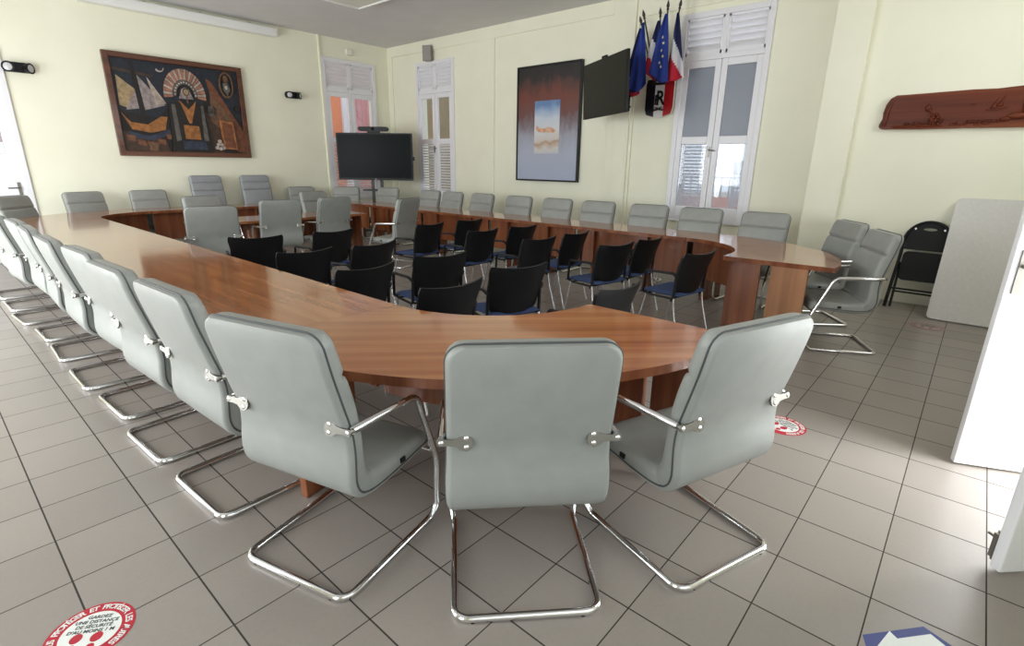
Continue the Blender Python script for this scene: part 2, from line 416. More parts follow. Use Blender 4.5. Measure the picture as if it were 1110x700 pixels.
# local x runs so that the opening starts at lower world coordinate; y points outward
MR = lambda y0: Matrix(((0, 1, 0, XF), (1, 0, 0, y0), (0, 0, 1, 0), (0, 0, 0, 1)))     # flag wall
MP = lambda x0: Matrix(((1, 0, 0, x0), (0, 1, 0, YP), (0, 0, 1, 0), (0, 0, 0, 1)))     # painting wall
make_window('window_1', MR(W1[0]), W1[1]-W1[0], W1[2], W1[3], 3.13, 1.95, 'glass', G_FROST, G_DUST, 5)
make_window('window_2', MR(W2[0]), W2[1]-W2[0], W2[2], W2[3], 3.10, 2.03, 'louvre', G_CLEAR, G_CLEAR, 6)
make_window('window_3', MP(W3[0]), W3[1]-W3[0], W3[2], W3[3], 3.10, 2.03, 'louvre', G_CLEAR, G_CLEAR, 6)

# door at the left edge of the painting wall
d = struct(empty('door_1', (D1[0], YP, 0)))
w = D1[1]-D1[0]
mb = MB(); mb.box((w-0.06, -0.03, 0), (w+0.03, 0.06, D1[3]+0.03)); mb.box((-0.03, -0.03, 0), (0.06, 0.06, D1[3]+0.03)); mb.box((0.06, -0.03, D1[3]-0.06), (w-0.06, 0.06, D1[3]+0.03)); mb.build('door_frame', M_TRIM, d, bevel=0.005)
mb = MB()
mb.box((0.06, -0.015, 0.01), (0.17, 0.03, D1[3]-0.06)); mb.box((w-0.17, -0.015, 0.01), (w-0.06, 0.03, D1[3]-0.06))
for a, b in ((0.01, 0.25), (1.62, 1.78), (D1[3]-0.2, D1[3]-0.06)): mb.box((0.17, -0.015, a), (w-0.17, 0.03, b))
mb.box((0.17, 0.0, 0.25), (w-0.17, 0.02, 1.62))
mb.build('door_leaf', M_TRIM, d, bevel=0.006)
mb = MB(); mb.box((0.165, 0.004, 1.78), (w-0.165, 0.010, D1[3]-0.2)); mb.build('pane', G_DUST, d)
mb = MB(); mb.box((w-0.135, -0.024, 0.93), (w-0.095, -0.015, 1.20)); mb.tube(fillet([(w-0.115, -0.02, 1.12), (w-0.115, -0.065, 1.12), (w-0.25, -0.068, 1.12)], 0.012), 0.010, 10); mb.build('door_handle', M_STEEL, d)

# ------------------------------------------------------------------ the double doorway at the right edge
def door_leaf(name, hinge, ang, width, h, glassy):
    """a panelled leaf standing open: local x runs from the hinge to the free edge"""
    r = struct(empty(name, (hinge[0], hinge[1], 0), ang))
    t = 0.045; s = 0.11; z0 = 0.012
    mb = MB()
    mb.box((0, -t/2, z0), (s, t/2, h)); mb.box((width-s, -t/2, z0), (width, t/2, h))
    for a, b in ((z0, 0.22), (0.92, 1.08), (h-0.14, h)): mb.box((s, -t/2, a), (width-s, t/2, b))
    mb.build('door_leaf', M_DOOR, r, bevel=0.006)
    mb = MB(); mb.box((s-0.005, -0.012, 0.22), (width-s+0.005, 0.012, 0.92)); 
    mb.box((s-0.005, -0.012, 1.08), (width-s+0.005, 0.012, h-0.14)); mb.build('door_panel', M_DOOR, r)
    return r, t
leafA, t = door_leaf('door_2', (3.91, -0.95), atan2(0.917, -0.399), 0.85, 2.6, True)
mb = MB(); mb.box((0.79, -0.034, 0.98), (0.825, -0.0225, 1.2)); mb.box((0.79, 0.0225, 0.98), (0.825, 0.034, 1.2))
mb.tube(fillet([(0.807, 0.03, 1.12), (0.807, 0.075, 1.12), (0.69, 0.078, 1.12)], 0.012), 0.010, 10); mb.build('door_handle', M_STEEL, leafA)
leafB, t = door_leaf('door_3', (3.235, -0.955), atan2(0.61, -0.61), 0.865, 2.6, True)
mb = MB(); mb.tube([(0.845, -0.035, 0.03), (0.845, -0.035, 0.17)], 0.007, 8); mb.box((0.825, -0.04, 0.05), (0.865, -0.0225, 0.16)); mb.tube([(0.845, -0.035, 0.13), (0.845, -0.075, 0.13)], 0.006, 8); mb.build('foot_bolt', M_STEEL, leafB)

# ================================================================== TABLES
def arc_pts(cx, cy, rx, ry, a0, a1, n):
    return [(cx+rx*cos(radians(a0+(a1-a0)*k/n)), cy+ry*sin(radians(a0+(a1-a0)*k/n))) for k in range(n+1)]
TH = 0.042
def tabletop(mb, poly):
    """prism with a rounded (bullnose) edge, via stacked inset rings"""
    n = len(poly)
    ar = sum(poly[i][0]*poly[(i+1)%n][1]-poly[(i+1)%n][0]*poly[i][1] for i in range(n))
    if ar < 0: poly = poly[::-1]
    mb.prism(poly, TZ-TH, TZ, mside=1)
def inset_xy(p, c, d):
    v = Vector((c[0]-p[0], c[1]-p[1])); v.normalize(); return (p[0]+v.x*d, p[1]+v.y*d)
MOD_GROUP = 'conference table sections'
def straight_module(axis, u0, u1, vin, vout, legs, label, full=()):
    """axis 'Y': runs along Y between u0..u1, with vin/vout the inner and outer X"""
    cu, cv = (u0+u1)/2, (vin+vout)/2
    r = empty('conference_table_section', (cv, cu, 0) if axis == 'Y' else (cu, cv, 0), pi/2 if axis == 'Y' else 0)
    P = (lambda u, v: (v, u)) if axis == 'Y' else (lambda u, v: (u, v))
    g = 0.0015
    mb = MB(); tabletop(mb, [P(u0+g, vin), P(u1-g, vin), P(u1-g, vout), P(u0+g, vout)]); mb.build('table_top', [M_TOP, M_LEG], r, world=True, bevel=0.011, seg=3)
    s = 1 if vout > vin else -1
    def bx(mb, ua, ub, va, vb, za, zb):
        a, b = P(ua, va), P(ub, vb); mb.box((*a, za), (*b, zb)); return mb
    bx(MB(), u0+0.03, u1-0.03, vin+s*0.13, vin+s*0.155, 0.27, TZ-TH).build('modesty_panel', M_LEG, r, world=True, bevel=0.003)
    for u in legs:
        bx(MB(), u-0.018, u+0.018, vin+s*0.06, vin+s*0.125, 0.0, TZ-TH).build('leg_panel', M_LEG, r, world=True, bevel=0.004)
        bx(MB(), u-0.018, u+0.018, vin+s*0.16, vin+s*(abs(vout-vin)-(0.09 if u in full else 0.37)), 0.0, TZ-TH).build('leg_panel', M_LEG, r, world=True, bevel=0.004)
    return tag(r, label, 'table', MOD_GROUP)
def corner_module(cx, cy, rin, rx, ry, a0, a1, legs, label, ext=0.0):
    am = radians((a0+a1)/2)
    rm = (rin+rx)/2
    r = empty('conference_table_corner', (cx+rm*cos(am), cy+rm*sin(am), 0), am+pi/2)
    inner = arc_pts(cx, cy, rin, rin, a0, a1, 28); outer = arc_pts(cx, cy, rx, ry, a1, a0, 36)
    if ext: inner = [(cx-ext, cy-rin)] + inner; outer = outer + [(cx-ext*0.75, cy-ry)]
    mb = MB(); tabletop(mb, inner+outer); mb.build('table_top', [M_TOP, M_LEG], r, world=True, bevel=0.011, seg=3)
    pi_, po = arc_pts(cx, cy, rin+0.13, rin+0.13, a0+3, a1-3, 24), arc_pts(cx, cy, rin+0.155, rin+0.155, a1-3, a0+3, 24)
    mb = MB(); mb.prism(pi_+po, 0.27, TZ-TH, smooth=True); mb.build('modesty_panel', M_LEG, r, world=True)
    for (a, r0, r1, pale) in legs:
        xf = TR((cx-(ext-0.06 if ext and a < 300 else 0), cy, 0)) @ RX(radians(a), 4, 'Z')
        mb = MB(); mb.box((r0, -0.022, 0), (r1, 0.022, TZ-TH), 0, xf); mb.build('leg_panel', M_LEGL if pale else M_LEG, r, world=True, bevel=0.004)
    return tag(r, label, 'table', MOD_GROUP)
LI, LO = 1.80, 0.89           # left arm inner / outer X
RI, RO = 6.05, 6.73           # right arm
FI, FO = 10.05, 10.74         # far arm (Y)
YL0, YR0, YF = 2.48, 2.55, 9.25
XLc, XRc = 2.62, 5.24
for u0, u1, legs, lab, full in (
    (YL0, 4.10, (2.93, 3.655), 'glossy mahogany left arm section of conference table, nearest to the camera', (3.655,)),
    (4.10, 5.78, (4.374, 5.10), 'glossy mahogany left arm table section, second from the near corner', ()),
    (5.78, 7.50, (5.86, 7.352), 'glossy mahogany left arm table section, third from the near corner', ()),
    (7.50, YF, (8.05, 8.95), 'glossy mahogany left arm table section beside the far left corner', ())):
    straight_module('Y', u0, u1, LI, LO, legs, lab, full)
for u0, u1, legs, lab in (
    (YR0, 4.20, (3.085, 3.88), 'mahogany conference table section opposite the double window, nearest of right arm'),
    (4.20, 5.90, (4.68, 5.46), 'mahogany right arm table section below the tilted wall television'),
    (5.90, 7.60, (6.30, 7.14), 'mahogany right arm table section below the tall abstract picture'),
    (7.60, YF, (8.58, 9.05), 'mahogany right arm table section beside the far window')):
    straight_module('Y', u0, u1, RI, RO, legs, lab)
straight_module('X', XLc, 3.91, FI, FO, (3.27,), 'mahogany far arm table section under the large framed painting')
straight_module('X', 3.91, XRc, FI, FO, (4.30, 5.16), 'mahogany far arm table section before the second tall chair')
corner_module(XLc, YL0, XLc-LI, XLc-LO, 1.73, 180, 270, ((190.2, 1.42, 1.66, 0), (225, 1.0, 1.45, 0), (268.2, 0.87, 1.25, 0), (268.2, 1.3, 1.62, 0)), 'curved mahogany table corner in the foreground with open end')
corner_module(XRc, YR0, XRc*0+RI-XRc, RO-XRc, 1.74, 270, 360, ((270.0, 0.86, 1.15, 0), (270.0, 1.24, 1.545, 1), (348, 0.98, 1.36, 0)), 'curved mahogany table corner with pale end panel near the folding table', ext=0.20)
corner_module(XLc, YF, XLc-LI, XLc-LO, FO-YF, 90, 180, ((133, 1.0, 1.2, 0),), 'curved mahogany table corner by the left door at far end')
corner_module(XRc, YF, RI-XRc, RO-XRc, FO-YF, 0, 90, ((27.5, 1.12, 1.38, 0),), 'curved mahogany table corner before the big display screen')
# small table standing inside the ring
r = empty('inner_table', (3.755, 8.16, 0))
mb = MB(); mb.prism(rrect(-1.0, -0.36, 1.405, 0.40, 0.02), 0.70, 0.735); mb.build('table_top', M_TOP, r, bevel=0.006)
for lx in (-0.42, 1.34):
    mb = MB(); mb.box((lx-0.02, -0.24, 0), (lx+0.02, 0.34, 0.70)); mb.build('leg_panel', M_LEG, r, bevel=0.003)
mb = MB(); mb.box((-0.40, -0.04, 0.34), (1.32, -0.02, 0.70)); mb.build('modesty_panel', M_LEG, r, bevel=0.003)
tag(r, 'straight mahogany table standing inside the ring between grey chairs', 'table')

# ================================================================== GREY CANTILEVER CHAIR
def shell_mesh(path, seg_w=14):
    """path: list of (y, z, halfwidth, thickness); the outer (rear / under) skin runs through (y, z) and the thickness grows towards the sitter.
    Returns rings of points."""
    n = len(path); rings = []
    for i, (y, z, hw, t) in enumerate(path):
        a, b = path[max(i-1, 0)], path[min(i+1, n-1)]
        ty, tz = b[0]-a[0], b[1]-a[1]; l = hypot(ty, tz) or 1; ty, tz = ty/l, tz/l
        ny, nz = -tz, ty        # towards the sitter (path runs top -> down -> forward)
        re, rf = min(0.022, t*0.4, hw*0.4), min(0.036, t*0.45, hw*0.4)
        ring = []
        def corner(cx, ct, r, a0, k=4):
            for j in range(k+1):
                an = a0+j*(pi/2)/k; ring.append((cx+r*cos(an), ct+r*sin(an)))
        corner(hw-re, re, re, -pi/2); corner(hw-rf, t-rf, rf, 0); corner(-hw+rf, t-rf, rf, pi/2); corner(-hw+re, re, re, pi)
        # extra crown on the front face
        rings.append([(x, y+ny*(tt), z+nz*(tt)) for x, tt in ring])
    return rings
def densify(keys, step=0.012):
    """Catmull-Rom through key rows (tuples), resampled"""
    out = []; n = len(keys)
    for i in range(n-1):
        p0, p1, p2, p3 = keys[max(i-1, 0)], keys[i], keys[i+1], keys[min(i+2, n-1)]
        m = max(2, int(hypot(p2[0]-p1[0], p2[1]-p1[1])/step))
        for k in range(m):
            t = k/m
            out.append(tuple(0.5*((2*b)+(-a+c)*t+(2*a-5*b+4*c-d)*t*t+(-a+3*b-3*c+d)*t**3) for a, b, c, d in zip(p0, p1, p2, p3)))
    out.append(keys[-1]); return out
def end_round(path, R_w, R_t, at_start=True):
    """round the plan corners and the edge of one end of a shell path"""
    p = path if at_start else path[::-1]
    out = []; d = 0.0; last = None
    base = []
    # finer stations at the end
    for i, q in enumerate(p):
        if last is not None: d += hypot(q[0]-last[0], q[1]-last[1])
        last = q; base.append((d, q))
    def at(dd):
        for (d0, q0), (d1, q1) in zip(base, base[1:]):
            if d0 <= dd <= d1:
                f = (dd-d0)/((d1-d0) or 1); return tuple(a+(b-a)*f for a, b in zip(q0, q1))
        return base[-1][1]
    fine = [0.0, 0.0012, 0.004, 0.008, 0.013, 0.02, 0.028, 0.038, 0.05, 0.062]
    for e in fine:
        y, z, hw, t = at(e)
        sw = R_w - sqrt(max(0, R_w**2-(R_w-e)**2)) if e < R_w else 0
        st = 1 if e >= R_t else max(0.18, sqrt(max(0, R_t**2-(R_t-e)**2))/R_t)
        out.append((y, z, hw-sw, t*st))
    out += [q for dd, q in base if dd > fine[-1]+0.004]
    return out if at_start else out[::-1]
def capped(rings, start=True, end=True):
    mb = MB(); mb.grid(rings, closed=True, smooth=True); w_ = len(rings[0]); n = len(rings)
    if start: mb.f.append(list(range(w_))); mb.m.append(0); mb.sm.append(True)
    if end: mb.f.append([(n-1)*w_+k for k in range(w_)][::-1]); mb.m.append(0); mb.sm.append(True)
    return mb
def seam(path, zs, amt=0.020, wid=0.010):
    out = []
    for y, z, hw, t in path:
        for s_ in zs:
            dd = abs(z-s_)
            if dd < wid*3: t -= amt*math.exp(-(dd/wid)**2)
        out.append((y, z, hw, t))
    return out
def grey_shell(r, ztop, seams, leather, lift=0.0, tag_side=True):
    k = ztop-1.02
    back = [(-0.022-0.05*k, 1.02+k, 0.274, 0.080), (-0.010-0.03*k, 0.95+k, 0.276, 0.090), (0.012, 0.86+k*0.8, 0.277, 0.094), (0.042, 0.76+k*0.4, 0.279, 0.096), (0.068, 0.675, 0.280, 0.088), (0.074, 0.60, 0.283, 0.086), (0.068, 0.53, 0.287, 0.094), (0.066, 0.475, 0.287, 0.104), (0.080, 0.425, 0.286, 0.112), (0.112, 0.389, 0.284, 0.112), (0.150, 0.374, 0.283, 0.102)]
    seat = [(0.150, 0.374, 0.283, 0.102), (0.20, 0.367, 0.282, 0.090), (0.30, 0.366, 0.278, 0.082), (0.42, 0.372, 0.273, 0.080), (0.53, 0.378, 0.268, 0.072), (0.578, 0.372, 0.266, 0.060)]
    bp = end_round(seam(densify(back), seams), 0.058, 0.016)
    sp = end_round(densify(seat), 0.05, 0.034, at_start=False)
    bp = [(y, z+lift, hw, t) for y, z, hw, t in bp]; sp = [(y, z+lift, hw, t) for y, z, hw, t in sp]
    b = capped(shell_mesh(bp)).build('backrest', leather, r, angle=70)
    # crease: a soft step where the backrest meets the seat
    s = capped(shell_mesh([(y, z, hw-0.003, t-0.004) if i < 2 else (y, z, hw, t) for i, (y, z, hw, t) in enumerate(sp)])).build('seat', leather, r, angle=70)
    def edge_line(path, side):
        pts = []
        for i, (y, z, hw, t) in enumerate(path):
            a, c = path[max(i-1, 0)], path[min(i+1, len(path)-1)]
            ty, tz = c[0]-a[0], c[1]-a[1]; l = hypot(ty, tz) or 1
            pts.append((side*(hw+0.0004), y-tz/l*0.025, z+ty/l*0.025))
        return pts
    p2 = bp[0:10] + bp[10::2]
    line = edge_line(p2, -1)[::-1] + edge_line(p2, 1)
    line = [(x, y, z+(0.0012 if i in (len(p2)-1, len(p2)) else 0)) for i, (x, y, z) in enumerate(line)]
    MB().tube(line, 0.0040, 6).build('piping', M_PIPE, b)
    p3 = sp[:-4:2]
    for sd in (-1, 1): MB().tube(edge_line(p3, sd), 0.0035, 6).build('piping', M_PIPE, s)
    if tag_side:
        for sx in (-1, 1):
          mb = MB(); mb.box((sx*0.2745, 0.35, 0.405+lift), (sx*0.2815, 0.378, 0.425+lift))
          mb.build('seat_badge', M_BLACK, r)
    return b, s
def cantilever_frame_pts(s=1):
    return [(s*0.297, 0.078, 0.688), (s*0.297, 0.445, 0.668), (s*0.288, 0.590, 0.300), (s*0.285, 0.585, 0.060), (s*0.272, 0.545, 0.0145), (s*0.266, 0.0, 0.0145)]
def make_visitor_chair():
    r = empty('cantilever_armchair', (0, 0, 0))
    grey_shell(r, 1.045, (0.86,), M_LEATHER)
    L_, R_ = cantilever_frame_pts(-1), cantilever_frame_pts(1)
    pts = fillet(R_ + L_[::-1], [0, 0.06, 0.25, 0.05, 0.05, 0.055, 0.055, 0.05, 0.05, 0.25, 0.06, 0], 6)
    MB().tube(pts, 0.0145, 12).build('frame', M_CHROME, r)
    MB().tube([(-0.28, 0.560, 0.358), (0.28, 0.560, 0.358)], 0.010, 10).build('seat_bar', M_CHROME, r)
    for sx in (-1, 1):
        plate = [(0.19, -0.004), (0.196, 0.016), (0.214, 0.028), (0.232, 0.022), (0.248, 0.012), (0.275, 0.010), (0.305, 0.012), (0.311, 0.0), (0.305, -0.012), (0.275, -0.011), (0.248, -0.014), (0.232, -0.026), (0.214, -0.032), (0.196, -0.022)]
        xf = TR((0, 0.0615, 0.688)) @ RX(radians(-12), 4, 'X') @ RX(radians(90), 4, 'X')
        mb = MB(); mb.prism([(sx*x, z) for x, z in plate], -0.003, 0.006, 0, xf)
        mb.tube([(sx*0.297, 0.062, 0.688), (sx*0.297, 0.095, 0.687)], 0.0105, 10)
        br = mb.build('arm_bracket', M_STEEL, r, bevel=0.0015)
        for (x, z) in ((0.214, 0.014), (0.214, -0.016), (0.297, 0.0)):
            xf2 = xf @ TR((sx*x, z, 0.005))
            MB().lathe([(0.0085, 0.0), (0.0085, 0.002), (0.006, 0.004), (0.0, 0.0045)], 14, 0, xf2).build('screw', M_CHROME, br)
    for sx in (-1, 1):
        MB().lathe([(0.011, 0.0), (0.011, 0.004)], 10, 0, TR((sx*0.20, 0.0, 0.0))).build('glide', M_BLACK, r)
    return r
VIS = note_kids(make_visitor_chair())
FACE = lambda deg: radians(deg-90)     # chair's local +Y is the direction the sitter faces
VG = 'light grey cantilever armchairs around the conference table'
def vis(x, y, face, label, back=0.0, group=VG, size=1.0):
    a = radians(face)
    o = dup(VIS, (x-back*cos(a), y-back*sin(a), 0), FACE(face), label, 'chair', group)
    o.scale = (size, size, size)
    return o
# three in the foreground
vis(1.172, 0.924, 46.5, 'grey armchair in the foreground seen straight from behind, between two turned ones')
vis(0.692, 1.722, 15.5, 'foreground grey armchair left of the middle one, back turned to the camera')
vis(1.896, 0.472, 71.0, 'foreground grey armchair at the open table end, turned to the left')
left_row = [(0.635, 2.553, 3), (0.600, 3.271, 3), (0.612, 3.987, 3), (0.564, 4.70, 0), (0.568, 5.51, -2), (0.573, 6.207, 1), (0.504, 6.978, 4), (0.504, 7.683, 1), (0.50, 8.42, 0)]
ords = ['first', 'second', 'third', 'fourth', 'fifth', 'sixth', 'seventh', 'eighth', 'last']
for k, ((x, y, f), o) in enumerate(zip(left_row, ords)):
    vis(x, y, f, size=1.0, label='grey armchair in the row along the left table arm, %s after the three foreground chairs' % o if o != 'last' else 'grey armchair at the far end of the row along the left table arm')
flag_row = [((6.83, 1.90), 176, 'grey armchair right of the double window, before the wall pilaster'),
            ((6.90, 2.72), 182, 'grey armchair in front of the left half of the double window'),
            ((6.91, 3.47), 184, 'grey armchair below the flags, just left of the double window'),
            ((6.91, 4.30), 182, 'grey armchair by the flag wall under the tilted wall television'),
            ((6.91, 5.06), 180, 'grey armchair by the flag wall under the right edge of the abstract picture'),
            ((6.91, 5.87), 180, 'grey armchair by the flag wall under the left half of abstract picture'),
            ((6.91, 6.73), 178, 'grey armchair by the flag wall just left of the abstract picture'),
            ((6.91, 7.52), 178, 'grey armchair by the flag wall under the right edge of far louvred window'),
            ((6.91, 8.17), 181, 'grey armchair by the flag wall under left half of the far louvred window')]
for (x, y), f, lab in flag_row: vis(x, y, f, lab, 0.0)
vis(6.90, 9.54, 194, 'grey armchair at the far right table corner, right of the display stand')
vis(6.44, 10.45, 225, 'grey armchair at the far right table corner, left of the display stand')
vis(5.62, 10.90, 262, 'grey armchair behind the far table, to the right of both tall chairs')
vis(2.83, 10.92, 270, 'grey armchair behind the far table, left of the tall chairs')
vis(1.90, 10.81, 284, 'grey armchair behind the far left table corner, below the ship in the painting')
vis(0.97, 10.17, 312, 'grey armchair in the far left corner next to the white door')
# two at the curved end on the right
vis(6.40, 0.93, 127, 'grey armchair at the right table end nearest the pilaster, partly hidden behind another')
vis(5.585, 0.545, 118, 'grey armchair at the right table end with chrome arm showing, by the folded chair')
# around the table inside the ring
IG = 'grey armchairs around the inner table'
vis(2.34, 6.72, 74, 'grey armchair inside the ring, leftmost of those with back to camera', group=IG)
vis(3.44, 7.28, 80, 'grey armchair inside the ring, middle one of three backs facing the camera', group=IG)
vis(4.33, 7.36, 93, 'grey armchair inside the ring, third of three backs, nearest the turned chair', group=IG)
vis(5.10, 6.55, 108, 'grey armchair inside the ring turned sideways, its seat and arm visible', group=IG)
vis(2.93, 8.76, 277, 'grey armchair inside the ring facing the camera in front of the left tall chair', group=IG)
vis(4.88, 9.08, 278, 'grey armchair inside the ring facing the camera before the far right corner', group=IG)

# ------------------------------------------------------------------ tall executive chairs
def make_exec():
    r = empty('executive_armchair', (0, 0, 0))
    grey_shell(r, 1.24, (0.965, 1.10), M_LEATHER2, lift=0.04, tag_side=False)
    mb = MB(); mb.lathe([(0.03, 0.10), (0.03, 0.26), (0.02, 0.26), (0.02, 0.42)], 16, 0, TR((0, 0.30, 0))); mb.build('column', M_CHROME, r)
    mb = MB(); mb.box((-0.10, 0.20, 0.405), (0.10, 0.42, 0.432)); mb.build('tilt_mechanism', M_BLACKM, r, bevel=0.006)
    mb = MB()
    for k in range(5):
        a = radians(90+72*k)
        mb.tube([(0.02*cos(a), 0.30+0.02*sin(a), 0.125), (0.27*cos(a), 0.30+0.27*sin(a), 0.078)], [0.024, 0.014], 10)
    base = mb.build('star_base', M_CHROME, r)
    for k in range(5):
        a = radians(90+72*k); x, y = 0.27*cos(a), 0.30+0.27*sin(a)
        mb = MB(); mb.tube([(x, y, 0.08), (x, y, 0.05)], 0.010, 8)
        for s in (-1, 1):
            mb.lathe([(0.0, -0.008), (0.024, -0.008), (0.027, 0.0), (0.024, 0.008), (0.0, 0.008)], 16, 0, TR((x-s*0.015*sin(a), y+s*0.015*cos(a), 0.027)) @ RX(a, 4, 'Z') @ RX(pi/2, 4, 'X'))
        mb.build('caster', M_BLACK, base)
    for sx in (-1, 1):
        MB().tube(fillet([(sx*0.28, 0.10, 0.66), (sx*0.31, 0.12, 0.67), (sx*0.31, 0.42, 0.665), (sx*0.30, 0.46, 0.46), (sx*0.22, 0.42, 0.42)], 0.05, 5), 0.014, 10).build('armrest', M_CHROME, r)
    return r
EXE = note_kids(make_exec())
dup(EXE, (3.78, 10.92, 0), FACE(272), 'tall high-backed grey executive chair under the painting, left of the pair', 'chair', 'tall executive chairs')
dup(EXE, (4.68, 10.92, 0), FACE(268), 'tall high-backed grey executive chair right of its twin, under painting edge', 'chair', 'tall executive chairs')

# ================================================================== BLACK STACKING CHAIRS
def make_stack():
    r = empty('stacking_chair', (0, 0, 0))
    # origin: floor below the top of the backrest; sitter faces +Y
    # seat pad, domed with a waterfall front
    rows = []
    n = 14; m = 14
    def pt(i, j, up):
        u = -1+2*i/n; v = j/m
        w_ = 0.225+0.018*v; x = u*w_; y = 0.06+v*0.44
        e = max(0, 1-max(abs(u)**6, abs(2*v-1)**8))
        z = 0.44 + (0.028*sqrt(e) if up else -0.018*sqrt(e)) - (0.03*max(0, v-0.75)/0.25*max(0, v-0.75)/0.25) + 0.008*u*u
        rr = 0.05
        return (x, y, z)
    mb = MB()
    mb.grid([[pt(i, j, True) for i in range(n+1)] for j in range(m+1)]); mb.grid([[pt(n-i, j, False) for i in range(n+1)] for j in range(m+1)])
    mb.build('seat', M_NAVY, r, angle=60)
    # curved backrest: wraps round the sitter, top corners flare outwards
    W = 0.262; rows_o, rows_i = [], []
    for j in range(15):
        v = j/14; z = 0.455+v*0.37
        hw = W*(0.80+0.16*v+0.05*v*v)
        if v > 0.86: hw -= 0.018*((v-0.86)/0.14)**2
        if v < 0.12: hw -= 0.03*((0.12-v)/0.12)**2
        ro, ri = [], []
        for i in range(17):
            u = -1+2*i/16
            y = 0.075-0.075*v-0.03*v*v + 0.055*u*u
            zz = z + (0.018*u*u*v)
            th = 0.009*(1-0.3*abs(u)**4)
            ro.append((u*hw, y-th, zz)); ri.append((u*hw, y+th, zz))
        rows_o.append(ro); rows_i.append(ri)
    mb = MB(); mb.grid([q[::-1] for q in rows_o]); mb.grid(rows_i)
    mb.grid([rows_o[-1][::-1], rows_i[-1][::-1]]); mb.grid([rows_i[0][::-1], rows_o[0][::-1]])
    mb.grid([[q[0] for q in rows_o], [q[0] for q in rows_i]]); mb.grid([[q[-1] for q in rows_i], [q[-1] for q in rows_o]])
    mb.build('backrest', M_BLACK, r, angle=50)
    for sx in (-1, 1):
        MB().tube(fillet([(sx*0.225, 0.062, 0.80), (sx*0.235, 0.095, 0.64), (sx*0.238, 0.11, 0.42), (sx*0.238, 0.13, 0.40)], 0.05, 4), [0.013]*20 if False else 0.013, 10).build('back_upright', M_BLACK, r)
        MB().tube(fillet([(sx*0.238, 0.11, 0.43), (sx*0.240, 0.09, 0.30), (sx*0.250, 0.0, 0.0)], 0.08, 4), 0.0105, 10).build('leg', M_SILVER, r)
        MB().tube(fillet([(sx*0.238, 0.40, 0.425), (sx*0.243, 0.44, 0.25), (sx*0.252, 0.50, 0.0)], 0.08, 4), 0.0105, 10).build('leg', M_SILVER, r)
        arm = fillet([(sx*0.245, 0.095, 0.625), (sx*0.268, 0.11, 0.655), (sx*0.272, 0.40, 0.645), (sx*0.262, 0.425, 0.44), (sx*0.238, 0.40, 0.43)], 0.035, 5)
        MB().tube(arm, 0.0125, 10).build('armrest', M_BLACK, r)
    mb = MB()
    for y in (0.13, 0.40): mb.tube([(-0.238, y, 0.418), (0.238, y, 0.418)], 0.009, 8)
    for sx in (-1, 1): mb.tube([(sx*0.238, 0.12, 0.418), (sx*0.238, 0.41, 0.418)], 0.010, 8)
    mb.build('seat_frame', M_BLACK, r)
    return r
STK = note_kids(make_stack())
SG = 'black stacking chairs inside the ring'
stack = [  # x, y of backrest top, facing
 (2.26, 5.40, 70, 'black stacking chair, left block, farthest row beside the leftmost grey armchair'),
 (3.10, 5.33, 93, 'black stacking chair, left block, farthest row, second from the left table arm'),
 (2.195, 4.255, 88, 'black stacking chair, left block, second row from far end, beside left table arm'),
 (2.86, 4.20, 96, 'black stacking chair, left block, second row from far end, next to the aisle'),
 (2.145, 3.27, 91, 'black stacking chair, left block, third row from far end, beside left table arm'),
 (2.88, 3.29, 78, 'black stacking chair, left block, third row from far end, next to the aisle'),
 (2.20, 2.40, 86, 'black stacking chair, left block, fourth row from far end, against curved table edge'),
 (2.97, 2.50, 72, 'black stacking chair, left block, fourth row from far end, next to the aisle'),
 (2.93, 1.60, 88, 'black stacking chair nearest the camera, low behind the open table end'),
 (4.36, 5.16, 98, 'black stacking chair, right block, farthest row, next to the aisle'),
 (5.08, 5.18, 94, 'black stacking chair, right block, farthest row, beside the right table arm'),
 (4.38, 4.25, 91, 'black stacking chair, right block, second row from far end, next to the aisle'),
 (5.05, 4.20, 89, 'black stacking chair, right block, second row from far end, by right table arm'),
 (4.31, 3.36, 85, 'black stacking chair, right block, third row from far end, next to the aisle'),
 (4.98, 3.35, 92, 'black stacking chair, right block, third row from far end, by right table arm'),
 (4.53, 2.57, 79, 'black stacking chair, right block, second row from near end, navy seat showing'),
 (5.16, 2.53, 88, 'black stacking chair, right block, second row from near end, by right table arm'),
 (4.63, 1.77, 81, 'black stacking chair with navy seat standing alone at the near end of right block')]
for x, y, f, lab in stack: dup(STK, (x, y, 0), FACE(f), lab, 'chair', SG)

